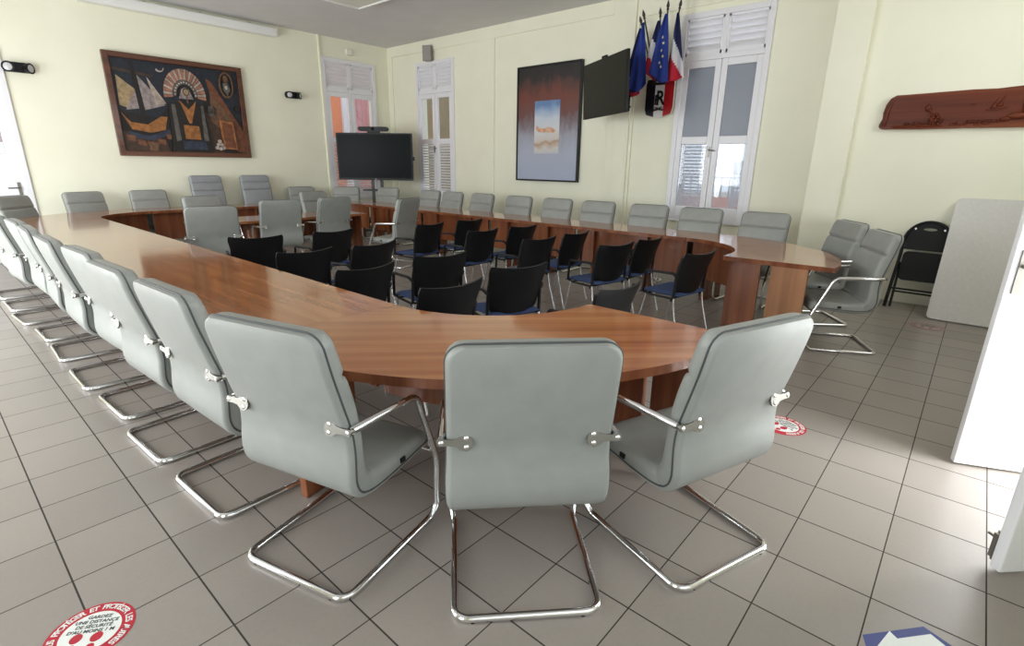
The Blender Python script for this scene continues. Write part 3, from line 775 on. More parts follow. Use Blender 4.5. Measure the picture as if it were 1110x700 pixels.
# ================================================================== THINGS ON THE WALLS
# ---- large figurative panel on the painting wall, hung leaning slightly forward
def painting_left():
    x0, x1, z0, z1 = 2.575, 4.735, 1.615, 3.235
    W_, H_ = x1-x0, z1-z0
    r = empty('framed_painting', (x0, YP-0.03, z0))
    f = 0.085
    mb = MB()
    mb.box((0, -0.05, 0), (f, 0.02, H_)); mb.box((W_-f, -0.05, 0), (W_, 0.02, H_)); mb.box((f, -0.05, 0), (W_-f, 0.02, f)); mb.box((f, -0.05, H_-f), (W_-f, 0.02, H_))
    mb.build('picture_frame', M_FRAME, r, bevel=0.008)
    cols = dict(navy=(0.014, 0.020, 0.032), dark=(0.014, 0.010, 0.008), sail=(0.42, 0.30, 0.16), sail2=(0.33, 0.27, 0.26), boat=(0.36, 0.14, 0.035), rust=(0.20, 0.065, 0.028),
                pale=(0.50, 0.40, 0.33), pink=(0.46, 0.20, 0.13), grey=(0.13, 0.115, 0.10), blue=(0.03, 0.042, 0.075), tan=(0.17, 0.085, 0.042), orange=(0.42, 0.16, 0.045), white=(0.62, 0.52, 0.46), brown=(0.07, 0.036, 0.022))
    ms = {}
    names = list(cols)
    mlist = []
    for k in names:
        c = cols[k]; mlist.append(noisy('paint_'+k, c, tuple(min(1, v*0.55) for v in c), 14, 0.5, stretch=(1, 1, 1)))
    ix = {k: i for i, k in enumerate(names)}
    mb = MB()
    U, V = W_-2*f, H_-2*f
    layer = [0]
    def poly(k, pts, th=None):
        """pts in 0..1 of the panel, y downwards; each patch is a thin raised layer of paint"""
        layer[0] += 1
        d_ = 0.004+0.0006*layer[0]
        p2 = [(f+u*U, f+(1-v)*V) for u, v in pts]
        xf = Matrix(((1, 0, 0, 0), (0, 0, -1, 0), (0, 1, 0, 0), (0, 0, 0, 1)))
        mb.prism(p2, 0.0, d_, ix[k], xf)
    def ell(k, cx, cy, rx, ry, a0=0, a1=360, n=28, hole=None):
        pts = [(cx+rx*cos(radians(a0+(a1-a0)*i/n)), cy+ry*sin(radians(a0+(a1-a0)*i/n))) for i in range(n+1 if a1-a0 < 360 else n)]
        if hole: pts += [(cx+hole*rx*cos(radians(a1+(a0-a1)*i/n)), cy+hole*ry*sin(radians(a1+(a0-a1)*i/n))) for i in range(n+1)]
        poly(k, pts)
    poly('navy', [(0, 0), (1, 0), (1, 1), (0, 1)])
    poly('dark', [(0, 0.55), (0.3, 0.62), (0.36, 0.5), (0.6, 0.55), (0.72, 0.3), (1, 0.6), (1, 1), (0, 1)])
    poly('brown', [(0.0, 0.78), (0.32, 0.86), (0.34, 1), (0.0, 1)]); poly('brown', [(0.66, 0.5), (0.78, 0.6), (0.8, 1), (0.62, 1)])
    poly('rust', [(0.72, 0.12), (0.76, 0.14), (1.0, 0.72), (1.0, 1.0), (0.93, 0.98), (0.74, 0.3)])
    poly('tan', [(0.74, 0.28), (0.88, 0.5), (0.95, 0.85), (0.72, 0.62)])
    # ship: mast, yard, sails, hull, water band
    poly('sail', [(0.03, 0.18), (0.16, 0.33), (0.10, 0.54), (0.02, 0.50)]); poly('sail2', [(0.16, 0.30), (0.18, 0.52), (0.06, 0.55)])
    poly('sail2', [(0.18, 0.16), (0.20, 0.54), (0.36, 0.47)]); poly('pale', [(0.25, 0.17), (0.29, 0.47), (0.37, 0.45)])
    poly('brown', [(0.0, 0.10), (0.30, 0.145), (0.30, 0.17), (0.0, 0.13)]); poly('dark', [(0.135, 0.02), (0.165, 0.02), (0.20, 0.68), (0.165, 0.68)])
    poly('boat', [(0.02, 0.58), (0.08, 0.68), (0.20, 0.70), (0.31, 0.60), (0.36, 0.60), (0.33, 0.75), (0.22, 0.79), (0.08, 0.76)])
    poly('blue', [(0.05, 0.78), (0.20, 0.83), (0.36, 0.74), (0.38, 0.79), (0.22, 0.88), (0.06, 0.84)])
    for i in range(5):
        a = 0.03+i*0.075; s_ = 0.80+0.085*math.sin((i+0.3)*0.75); poly('rust', [(a, s_), (a+0.06, s_+0.012), (a+0.062, s_+0.075), (a+0.004, s_+0.06)])
        poly('tan', [(a+0.014, s_+0.018), (a+0.045, s_+0.024), (a+0.047, s_+0.055), (a+0.016, s_+0.05)])
    poly('tan', [(0.17, 0.90), (0.27, 0.90), (0.25, 0.94), (0.255, 1.0), (0.18, 1.0), (0.19, 0.94)])
    # crescent
    pts = [(0.355+0.036*cos(radians(t)), 0.055+0.05*sin(radians(t))) for t in range(10, 150, 10)] + [(0.360+0.030*cos(radians(t)), 0.044+0.045*sin(radians(t))) for t in range(150, 0, -12)]
    poly('white', pts)
    # feathered sun
    for i in range(25):
        a0 = 172+i*(196/25.0); a1 = a0+196/25.0
        ell('pale' if i % 2 else 'pink', 0.53, 0.34, 0.168, 0.30, a0+0.8, a1-0.8, 3, hole=0.60)
    ell('grey', 0.53, 0.34, 0.098, 0.175, 175, 365, 24, hole=0.72)
    for i in range(13): ell('white', 0.53+0.083*cos(radians(183+i*14.5)), 0.34+0.148*sin(radians(183+i*14.5)), 0.006, 0.010, n=8)
    ell('dark', 0.53, 0.345, 0.066, 0.125, 180, 360, 20); poly('sail2', [(0.475, 0.38), (0.50, 0.27), (0.53, 0.245), (0.56, 0.27), (0.59, 0.38)])
    ell('brown', 0.535, 0.30, 0.026, 0.045, n=16); ell('sail', 0.535, 0.30, 0.019, 0.034, n=16); poly('tan', [(0.53, 0.335), (0.54, 0.335), (0.545, 0.43), (0.535, 0.43)])
    # garment and stand
    poly('dark', [(0.38, 0.43), (0.66, 0.43), (0.70, 1.0), (0.36, 1.0)]); poly('grey', [(0.40, 0.45), (0.43, 0.45), (0.44, 0.86), (0.40, 0.88)]); poly('grey', [(0.64, 0.45), (0.66, 0.44), (0.67, 0.86), (0.63, 0.86)])
    poly('orange', [(0.47, 0.40), (0.535, 0.50), (0.605, 0.40), (0.545, 0.66), (0.525, 0.66)]); poly('boat', [(0.475, 0.68), (0.60, 0.69), (0.605, 0.85), (0.475, 0.845)]); poly('blue', [(0.45, 0.87), (0.64, 0.87), (0.65, 0.97), (0.45, 0.97)])
    # figure in the oval, door, heap
    ell('tan', 0.89, 0.17, 0.062, 0.155, n=26, hole=0.86); ell('tan', 0.885, 0.10, 0.022, 0.04, n=14); poly('grey', [(0.86, 0.15), (0.90, 0.14), (0.92, 0.22), (0.89, 0.30), (0.86, 0.24)]); ell('white', 0.885, 0.2, 0.012, 0.024, n=10)
    for i in range(3): ell('grey', 0.715+0.012*i, 0.5, 0.009, 0.06, n=12, hole=0.6)
    poly('orange', [(0.79, 0.60), (0.90, 0.62), (0.92, 0.96), (0.80, 0.95)]); poly('rust', [(0.80, 0.625), (0.89, 0.64), (0.905, 0.94), (0.81, 0.93)])
    ell('dark', 0.96, 0.45, 0.022, 0.04, n=14)
    for i, (a, b) in enumerate(((0, 0), (0.03, 0.01), (0.06, 0.0), (0.015, -0.04), (0.045, -0.04), (0.03, -0.08))): ell('white', 0.735+a, 0.94+b, 0.014, 0.022, n=10)
    mb.build('painted_panel', mlist, r)
    r.rotation_euler.x = 0.0
    return tag(r, 'wide dark painting of a sailing ship and feathered sun in brown wooden frame', 'painting')
painting_left()

# ---- tall abstract picture on the flag wall
def abstract_material():
    m = mat('abstract_canvas', (0.4, 0.4, 0.45), 0.5); N, L, b = nodes(m)
    tc = N.new('ShaderNodeTexCoord'); sp = N.new('ShaderNodeSeparateXYZ'); L.new(tc.outputs['Object'], sp.inputs[0])
    nz = N.new('ShaderNodeTexNoise'); nz.inputs['Scale'].default_value = 1.0; nz.inputs['Detail'].default_value = 6; nz.inputs['Roughness'].default_value = 0.65
    mp = N.new('ShaderNodeMapping'); mp.inputs['Scale'].default_value = (1, 4.5, 2.2); L.new(tc.outputs['Object'], mp.inputs['Vector']); L.new(mp.outputs['Vector'], nz.inputs['Vector'])
    a = N.new('ShaderNodeMath'); a.operation = 'MULTIPLY_ADD'; a.inputs[1].default_value = 0.34; L.new(nz.outputs['Fac'], a.inputs[0])
    z = N.new('ShaderNodeMath'); z.operation = 'DIVIDE'; z.inputs[1].default_value = 1.98; L.new(sp.outputs['Z'], z.inputs[0]); L.new(z.outputs[0], a.inputs[2])
    s = N.new('ShaderNodeMath'); s.operation = 'SUBTRACT'; s.inputs[1].default_value = 0.17; L.new(a.outputs[0], s.inputs[0])
    cr = N.new('ShaderNodeValToRGB'); L.new(s.outputs[0], cr.inputs[0])
    e = cr.color_ramp.elements
    e[0].position = 0.0; e[0].color = (0.40, 0.43, 0.56, 1); e[1].position = 0.98; e[1].color = (0.016, 0.012, 0.012, 1)
    for p, c in ((0.26, (0.40, 0.43, 0.53, 1)), (0.40, (0.34, 0.34, 0.40, 1)), (0.50, (0.20, 0.16, 0.18, 1)), (0.60, (0.15, 0.06, 0.055, 1)), (0.76, (0.16, 0.040, 0.026, 1)), (0.86, (0.075, 0.028, 0.022, 1)), (0.91, (0.020, 0.014, 0.014, 1))):
        x = e.new(p); x.color = c
    L.new(cr.outputs['Color'], b.inputs['Base Color'])
    return m
def patch_material():
    m = mat('abstract_light_patch', (0.6, 0.6, 0.6), 0.5); N, L, b = nodes(m)
    tc = N.new('ShaderNodeTexCoord'); sp = N.new('ShaderNodeSeparateXYZ'); L.new(tc.outputs['Object'], sp.inputs[0])
    nz = N.new('ShaderNodeTexNoise'); nz.inputs['Scale'].default_value = 5; nz.inputs['Detail'].default_value = 5; L.new(tc.outputs['Object'], nz.inputs['Vector'])
    z = N.new('ShaderNodeMapRange'); z.inputs['From Min'].default_value = 0.42; z.inputs['From Max'].default_value = 1.36; L.new(sp.outputs['Z'], z.inputs['Value'])
    a = N.new('ShaderNodeMath'); a.operation = 'MULTIPLY_ADD'; a.inputs[1].default_value = 0.22; L.new(nz.outputs['Fac'], a.inputs[0]); L.new(z.outputs[0], a.inputs[2])
    s = N.new('ShaderNodeMath'); s.operation = 'SUBTRACT'; s.inputs[1].default_value = 0.11; L.new(a.outputs[0], s.inputs[0])
    cr = N.new('ShaderNodeValToRGB'); L.new(s.outputs[0], cr.inputs[0]); e = cr.color_ramp.elements
    e[0].position = 0.0; e[0].color = (0.50, 0.50, 0.56, 1); e[1].position = 1.0; e[1].color = (0.12, 0.22, 0.42, 1)
    for p, c in ((0.18, (0.60, 0.57, 0.55, 1)), (0.28, (0.46, 0.30, 0.19, 1)), (0.33, (0.62, 0.55, 0.50, 1)), (0.50, (0.64, 0.63, 0.65, 1)), (0.75, (0.55, 0.60, 0.68, 1)), (0.92, (0.25, 0.36, 0.55, 1))):
        x = e.new(p); x.color = c
    L.new(cr.outputs['Color'], b.inputs['Base Color']); return m
def picture_right():
    y0, y1, z0, z1 = 5.565, 7.02, 1.265, 3.295
    H_, W_ = z1-z0, y1-y0
    r = empty('abstract_picture', (XF-0.03, y0, z0))
    f = 0.03
    mb = MB(); mb.box((-0.045, 0, 0), (0.028, f, H_)); mb.box((-0.045, W_-f, 0), (0.028, W_, H_)); mb.box((-0.045, f, 0), (0.028, W_-f, f)); mb.box((-0.045, f, H_-f), (0.028, W_-f, H_))
    mb.build('picture_frame', M_BLACKM, r, bevel=0.003)
    mb = MB(); mb.box((-0.028, f, f), (0.0, W_-f, H_-f)); mb.build('canvas', abstract_material(), r)
    mb = MB()
    mb.box((-0.0315, 0.44, 0.50), (-0.0275, 1.02, 1.42)); 
    c = mb.build('painted_patch', patch_material(), r)
    # the orange swirl on the light patch: a low ridge of paint
    pts = []
    mo = noisy('paint_swirl', (0.62, 0.27, 0.12), (0.66, 0.50, 0.38), 18, 0.5)
    prof = [(0.52, 0.905), (0.60, 0.95), (0.70, 0.965), (0.80, 0.94), (0.90, 0.955), (0.97, 1.0), (0.98, 0.93), (0.92, 0.885), (0.80, 0.865), (0.66, 0.87), (0.56, 0.86)]
    xf = Matrix(((0, 0, -1, 0), (-1, 0, 0, W_), (0, 1, 0, 0), (0, 0, 0, 1)))
    mb = MB(); mb.prism([(W_-a, b) for a, b in [(W_-q[0]+0.0, q[1]) for q in prof]], 0.030, 0.0335, 0, Matrix(((0, 0, -1, 0), (1, 0, 0, 0), (0, 1, 0, 0), (0, 0, 0, 1))))
    mb.build('paint_swirl', mo, r)
    return tag(r, 'tall abstract picture, dark red above pale grey, black frame, on the flag wall', 'painting')
picture_right()

# ---- flags and shield
def cloth_flag(r, top, length, width, lean, bands, mats, seed, stars=None, fold=5.0):
    """a flag hanging in folds from its pole: rows go down, columns across; bands = list of fractions across where the colour changes"""
    rnd = random.Random(seed); rows = []; nu, nv = 26, 26
    ph = rnd.uniform(0, 6)
    for j in range(nv+1):
        v = j/nv
        spread = width*(0.10+0.90*v**0.85)
        row = []
        for i in range(nu+1):
            u = i/nu
            y = top[1] + lean*v + (u-0.5)*spread
            x = top[0] - 0.02 - 0.10*v*0.5 + 0.032*v*sin(fold*u*2+ph) + 0.012*sin(u*9+v*3+ph)
            z = top[2] - length*v*(1-0.10*abs(u-0.45)) - 0.06*v*sin(u*3.0+ph)
            row.append((x, y, z))
        rows.append(row)
    mb = MB(); vs = [p for q in rows for p in q]; w_ = nu+1
    mb.add(vs, [], 0)
    o = 0
    for j in range(nv):
        for i in range(nu):
            u, v = (i+0.5)/nu, (j+0.5)/nv
            k = bands(u, v)
            mb.f.append([j*w_+i, j*w_+i+1, (j+1)*w_+i+1, (j+1)*w_+i]); mb.m.append(k); mb.sm.append(True)
    o = mb.build('flag_cloth', mats, r, solid=0.006, angle=80)
    if stars:
        for (i, j) in stars:
            p = Vector(rows[j][i])
            st = [((0.024 if k % 2 == 0 else 0.010)*sin(k*pi/5), (0.024 if k % 2 == 0 else 0.010)*cos(k*pi/5)) for k in range(10)]
            xf = Matrix(((0, 0, -1, p.x-0.006), (-1, 0, 0, p.y), (0, 1, 0, p.z), (0, 0, 0, 1)))
            MB().prism(st, 0.0, 0.004, 0, xf).build('star', M_GOLD, o)
FLAG_TRI = [M_FBLUE, M_FWHITE, M_FRED]
FLAG_EU = [M_EBLUE, M_EBLUE, M_EBLUE]
def tri(u, v):      # diagonal hang: blue high, then white, then red at the foot
    s = v*0.9 + (0.55-u)*0.35
    return 0 if s < 0.60 else (1 if s < 0.76 else 2)
def tri_r(u, v):
    s = v*0.85 + u*0.42
    return 0 if s < 0.62 else (1 if s < 0.86 else 2)
def tri_m(u, v):
    s = v*1.0 + (u-0.5)*0.25
    return 0 if s < 0.45 else (1 if s < 0.78 and u > 0.35 else (0 if u <= 0.35 else 2))
def blue(u, v): return 0
yS, zS = 4.09, 2.55       # shield centre on the flag wall
flags = [(4.42, 3.62, 0.92, 0.27, 0.05, tri, FLAG_TRI, 1, 'leftmost French flag furled on its pole above the wall shield', None),
         (4.29, 3.65, 0.92, 0.30, 0.0, blue, FLAG_EU, 2, 'plain blue flag hanging second from the left above the shield', None),
         (4.10, 3.67, 0.80, 0.32, -0.01, tri_m, FLAG_TRI, 3, 'middle French flag with white fold above the wall shield', None),
         (3.91, 3.70, 0.88, 0.30, 0.02, blue, FLAG_EU, 4, 'blue flag with pale stars hanging right of the middle flag', [(16, 9), (9, 11), (14, 14), (8, 16), (15, 19), (10, 20)]),
         (3.79, 3.72, 0.96, 0.30, -0.06, tri_r, FLAG_TRI, 5, 'rightmost French flag beside the double window casing', None)]
for i, (y, z, ln, wd, lean, fn, ms, sd, lab, stars) in enumerate(flags):
    r = empty('wall_flag', (0, 0, 0))
    foot = Vector((XF-0.105, yS+(y-yS)*0.30, 2.80)); top = Vector((XF-0.20-0.14*(i % 2)-0.02*i, y, z))
    MB().tube([foot, top], 0.011, 10).build('flag_pole', M_POLE, r)
    d_ = (top-foot).normalized()
    q = d_.to_track_quat('Z', 'Y').to_matrix().to_4x4()
    MB().lathe([(0.011, 0), (0.022, 0.012), (0.012, 0.024), (0.024, 0.055), (0.016, 0.09), (0.0, 0.135)], 14, 0, TR(top) @ q).build('finial', M_POLE, r)
    cloth_flag(r, (top.x-0.01, top.y, top.z-0.05), ln, wd, lean, fn, ms, sd, stars)
    tag(r, lab, 'flag', 'flags fanned above the shield')
def shield():
    r = empty('wall_shield', (XF-0.065, yS, 2.29)); r.scale = (0.86, 0.86, 0.86)
    # outline in (across, up): flat top, curved pointed foot; local frame faces -X
    xf = Matrix(((0, 0, -1, 0), (-1, 0, 0, 0), (0, 1, 0, 0), (0, 0, 0, 1)))
    out = [(-0.25, 0.66), (0.25, 0.66), (0.275, 0.58), (0.275, 0.16), (0.24, 0.06), (0.0, 0.0), (-0.24, 0.06), (-0.275, 0.16), (-0.275, 0.58)]
    MB().prism(out, -0.035, 0.0, 0, xf).build('shield_board', M_SHWHT, r, bevel=0.004)
    left = [(-0.25, 0.655), (-0.092, 0.655), (-0.092, 0.025), (-0.238, 0.064), (-0.27, 0.16), (-0.27, 0.58)]
    MB().prism(left, 0.0, 0.004, 0, xf).build('blue_band', M_SHBLK, r)
    MB().prism([(-a, b) for a, b in left], 0.0, 0.004, 0, xf).build('red_band', M_SHRED, r)
    mb = MB()
    vs, fs = text_geo('R', 0.34, extrude=0.002); mb.add([(v.x*0.82+0.022, v.y+0.33, v.z+0.006) for v in vs], fs, 0, False, xf)
    vs, fs = text_geo('F', 0.24, extrude=0.002); mb.add([(v.x*0.8-0.045, v.y+0.30, v.z+0.008) for v in vs], fs, 0, False, xf)
    mb.build('monogram', M_SHBLK, r)
    mb = MB()
    for s in (-1, 1):
        pts = [Vector((s*(-0.085+0.17*t), 0.19-0.10*t+0.05*t*t, 0.006)) for t in [k/8 for k in range(9)]]
        mb.tube(pts, 0.006, 6, xf=xf)
        for k in range(1, 8):
            p = pts[k]
            for o in (-1, 1):
                mb.add([(p.x, p.y, 0.005), (p.x+0.02*s, p.y+o*0.022, 0.005), (p.x+0.035*s, p.y+o*0.012, 0.005), (p.x, p.y, 0.009), (p.x+0.02*s, p.y+o*0.022, 0.009), (p.x+0.035*s, p.y+o*0.012, 0.009)], [(0, 1, 2), (5, 4, 3), (0, 1, 4, 3), (1, 2, 5, 4), (2, 0, 3, 5)], 0, False, xf)
    mb.build('laurel_branches', M_SHBLK, r)
    mb = MB(); mb.box((-0.012, -0.16, 0.56), (0.06, 0.16, 0.60)); mb.build('pole_socket', M_POLE, r, bevel=0.005)
    return tag(r, 'tricolour shield with black letters RF holding the flags on the wall', 'shield')
shield()

# ---- tilted wall television
def pose_panel(name, P0, P1, P2, depth):
    """empty whose local x runs P0->P1 (bottom edge), z up to P2; y points into the wall side"""
    X = (Vector(P1)-Vector(P0)).normalized(); Z = (Vector(P2)-Vector(P0)); Z = (Z-X*Z.dot(X)).normalized(); Y = Z.cross(X)
    r = empty(name, (0, 0, 0)); M_ = Matrix((X, Y, Z)).transposed().to_4x4(); M_.translation = Vector(P0); r.matrix_world = M_
    return r
def television():
    P0 = Vector((7.62, 5.16, 2.275)); P1 = Vector((6.90, 3.97, 2.285)); w_ = (P1-P0).length; h_ = 0.80
    r = pose_panel('wall_television', P0, P1, P0+Vector((-0.035, 0.02, 1)), 0.06)
    mb = MB(); mb.box((0, 0.0, 0), (w_, 0.045, h_)); mb.box((0.2, 0.045, 0.08), (w_-0.2, 0.075, h_*0.6)); mb.build('housing', M_BLACK, r, bevel=0.004)
    mb = MB(); mb.box((0.012, -0.002, 0.018), (w_-0.012, 0.004, h_-0.012)); mb.build('screen', M_TVS, r)
    inv = r.matrix_world.inverted()
    mb = MB()
    for dz in (0.20, 0.40):
        a = r.matrix_world @ Vector((w_*0.62, 0.075, dz)); wallp = Vector((XF-0.062, 4.60, a.z)); mid = Vector((7.80, 4.62, a.z))
        mb.tube([inv @ p for p in (a, mid, wallp)], 0.022, 8)
    for dz in (0.22, 0.60):
        a = r.matrix_world @ Vector((w_*0.62, 0.075, dz))
    mb.box((w_*0.62-0.12, 0.072, 0.16), (w_*0.62+0.12, 0.085, 0.64)); mb.build('swing_arm', M_BLACKM, r)
    pl = MB(); pl.box((XF-0.066, 4.60, 2.42), (XF-0.06, 4.74, 2.74))
    pl.v = [inv @ v for v in pl.v]; pl.build('wall_plate', M_BLACKM, r)
    mb = MB(); mb.box((w_*0.45, 0.0, h_), (w_*0.55, 0.03, h_+0.03)); mb.build('sensor_camera', M_BLACK, r)
    return tag(r, 'black flat television tilted on a swing arm between picture and flags', 'television')
television()

# ---- large display on a stand
def display():
    cx, cy = 6.98, 10.12
    ang = radians(-51)        # screen runs parallel to the picture plane
    w_, h_ = 1.66, 0.98
    r = empty('display_screen', (cx, cy, 0), ang)
    zb = 1.19
    mb = MB(); mb.box((-w_/2, 0.0, zb), (w_/2, 0.06, zb+h_)); mb.box((-0.4, 0.06, zb+0.2), (0.4, 0.09, zb+0.8)); mb.build('housing', M_BLACK, r, bevel=0.006)
    mb = MB(); mb.box((-w_/2+0.03, -0.004, zb+0.045), (w_/2-0.03, 0.003, zb+h_-0.03)); mb.build('screen', M_SCREEN, r)
    mb = MB()
    for s in (-1, 1): mb.box((s*0.10-0.03, 0.07, 0.10), (s*0.10+0.03, 0.11, zb+0.75))
    mb.build('stand_post', M_BLACKM, r, bevel=0.003)
    mb = MB(); mb.box((-0.26, -0.16, 0.96), (0.26, 0.12, 0.995)); mb.build('shelf', M_BLACKM, r, bevel=0.004)
    mb = MB(); mb.box((-0.40, -0.02, 0.06), (0.40, 0.14, 0.10)); mb.build('stand_base', M_BLACKM, r, bevel=0.006)
    for sx in (-0.36, 0.36):
        for sy in (0.0, 0.12):
            MB().lathe([(0.0, -0.014), (0.03, -0.014), (0.03, 0.014), (0.0, 0.014)], 16, 0, TR((sx, sy, 0.03)) @ RX(pi/2, 4, 'X')).build('caster', M_BLACK, r)
    mb = MB(); mb.box((w_/2, 0.015, zb+0.42), (w_/2+0.035, 0.05, zb+0.5)); mb.build('side_port', M_BLACK, r)
    mb = MB(); mb.box((-0.012, -0.006, zb+0.012), (0.012, 0.0, zb+0.032)); mb.build('badge', M_STEEL, r)
    tag(r, 'large black display screen on a wheeled stand in the far corner', 'display')
    r2 = empty('conference_camera', (cx, cy, 0), ang)
    prof = rrect(-0.32, zb+h_+0.035, 0.32, zb+h_+0.125, 0.044, 6)
    xf = Matrix(((1, 0, 0, 0), (0, 0, -1, 0.05), (0, 1, 0, 0), (0, 0, 0, 1)))
    mb = MB(); mb.prism(prof, -0.03, 0.09, 0, xf); mb.build('camera_bar', M_BLACK, r2, bevel=0.01)
    mb = MB(); mb.box((-0.13, -0.01, zb+h_), (0.13, 0.06, zb+h_+0.04)); mb.build('clamp', M_BLACK, r2, bevel=0.004)
    MB().lathe([(0.03, 0), (0.03, 0.006), (0.02, 0.012), (0, 0.014)], 18, 0, TR((0, -0.038, zb+h_+0.08)) @ RX(pi/2, 4, 'X')).build('lens', M_SCREEN, r2)
    tag(r2, 'black video conference bar sitting on top of the display screen', 'camera')
display()

# ---- carved mahogany board
def carved_board():
    y1, y0, z0, z1 = 1.085, -0.95, 2.015, 2.40
    r = empty('carved_board', (XC, 0.0, 0.0))
    # free-form outline (y, z), rounded left end
    out = [(1.04, 2.02), (1.085, 2.03), (1.09, 2.07), (1.065, 2.13), (1.07, 2.20), (1.055, 2.29), (1.02, 2.355), (0.97, 2.385), (0.88, 2.385), (0.6, 2.392), (0.3, 2.40), (0.1, 2.395), (-0.1, 2.41), (-0.35, 2.40), (-0.6, 2.41), (-0.9, 2.40), (-0.93, 2.2), (-0.93, 2.03), (-0.6, 2.01), (-0.2, 2.005), (0.3, 2.012), (0.7, 2.01)]
    pts = fillet([(0, a, b) for a, b in out], 0.03, 3, closed=True)
    xf = Matrix(((0, 0, -1, 0), (1, 0, 0, 0), (0, 1, 0, 0), (0, 0, 0, 1)))
    MB().prism([(p.y, p.z) for p in pts], 0.001, 0.06, 0, xf).build('board', M_CARVE, r, bevel=0.016, seg=3)
    mb = MB(); rnd = random.Random(3); part = [mb]
    def lump(y, z, ry, rz, h, n=8):
        rows = []
        for j in range(5):
            a = j/4*pi/2; rows.append([(-0.058-h*sin(a), y+ry*cos(a)*cos(2*pi*k/n), z+rz*cos(a)*sin(2*pi*k/n)) for k in range(n)])
        part[0].grid(rows, closed=True)
    # rolled rim at the left end and along the foot
    mb.tube([(-0.062, 1.04, 2.05), (-0.066, 1.035, 2.13), (-0.066, 1.03, 2.22), (-0.064, 1.0, 2.31)], [0.016, 0.024, 0.022, 0.012], 8)
    mb.tube([(-0.06, 0.95, 2.04), (-0.064, 0.7, 2.045), (-0.06, 0.5, 2.04)], 0.014, 8); mb.build('carved_rim', M_CARVE, r); mb = part[0] = MB()
    # huts and crowd along the foot
    for k in range(9): lump(0.84-0.028*k+rnd.uniform(-.004, .004), 2.065+rnd.uniform(-.008, .012), 0.013, 0.022, 0.02)
    mb.build('carved_huts', M_CARVE, r); mb = part[0] = MB()
    for k in range(11): lump(0.28-0.027*k, 2.075, 0.011, 0.020, 0.018)
    mb.build('carved_huts', M_CARVE, r); mb = part[0] = MB()
    for k in range(26):
        lump(0.56+rnd.uniform(-0.06, 0.06), 2.06+rnd.uniform(0, 0.13)*(1-abs(k-13)/20), 0.018, 0.022, 0.03)
    for k in range(12): lump(0.42-0.03*k+rnd.uniform(-.01, .01), 2.045+rnd.uniform(0, .03), 0.022, 0.014, 0.016)
    mb.build('carved_crowd', M_CARVE, r); mb = part[0] = MB()
    lump(0.655, 2.235, 0.03, 0.045, 0.024); lump(0.63, 2.205, 0.02, 0.03, 0.02); mb.build('carved_tree', M_CARVE, r); mb = part[0] = MB(); lump(0.27, 2.25, 0.03, 0.008, 0.012)
    mb.build('carved_bird', M_CARVE, r)
    # sail boats
    for (yy, zz, h) in ((0.085, 2.20, 0.11), (0.035, 2.215, 0.12)):
        mb = MB()
        mb.add([(-0.058, yy+0.05, zz), (-0.058, yy-0.01, zz), (-0.058, yy-0.012, zz+h), (-0.075, yy+0.03, zz+0.01), (-0.075, yy-0.002, zz+0.01), (-0.07, yy-0.01, zz+h-0.02)], [(0, 1, 2), (3, 5, 4), (0, 3, 4, 1), (1, 4, 5, 2), (2, 5, 3, 0)])
        mb.tube([(-0.062, yy+0.07, zz-0.01), (-0.066, yy+0.0, zz-0.018), (-0.062, yy-0.05, zz-0.006)], 0.008, 6); mb.build('carved_boat', M_CARVE, r)
    mb = part[0] = MB()
    # figure at the right
    for (yy, zz, a, b) in ((-0.16, 2.23, 0.035, 0.12), (-0.19, 2.33, 0.03, 0.035), (-0.11, 2.12, 0.09, 0.04), (-0.25, 2.16, 0.06, 0.08), (-0.02, 2.09, 0.05, 0.025)): lump(yy, zz, a, b, 0.03, 10)
    mb.build('carved_figure', M_CARVE, r)
    return tag(r, 'long reddish carved wooden relief board on the right wall', 'carving')
carved_board()

# ---- emergency spot lamps
def spot(name, x, z, label, s=1.0):
    r = empty('wall_lamp', (x, YP, z))
    mb = MB(); mb.prism(rrect(-0.17*s, -0.06*s, 0.17*s, 0.075*s, 0.05*s), 0.0, 0.07*s, 0, Matrix(((1, 0, 0, 0), (0, 0, -1, 0), (0, 1, 0, 0), (0, 0, 0, 1)))); mb.build('lamp_body', M_BLACK, r, bevel=0.01)
    for sx, yaw in ((-1, -0.5), (1, 0.5)):
        xf = TR((sx*0.10*s, -0.075*s, 0.0)) @ RX(yaw*sx*0 + (-0.35 if sx < 0 else 0.75), 4, 'Z') @ RX(pi/2, 4, 'X')
        h = MB().lathe([(0.0, -0.02*s), (0.055*s, -0.02*s), (0.075*s, 0.055*s), (0.065*s, 0.055*s)], 20, 0, xf).build('lamp_head', M_BLACK, r)
        MB().lathe([(0.064*s, 0.046*s), (0.05*s, 0.056*s), (0.0, 0.062*s)], 20, 0, xf).build('lens', M_LENS, h)
    return tag(r, label, 'lamp', 'twin black emergency lamps')
spot('emergency_lamp', 1.52, 2.825, 'black twin-headed emergency lamp on the wall above the left door')
spot('emergency_lamp', 5.74, 2.855, 'black twin-headed emergency lamp on wall right of the large painting', 0.92)

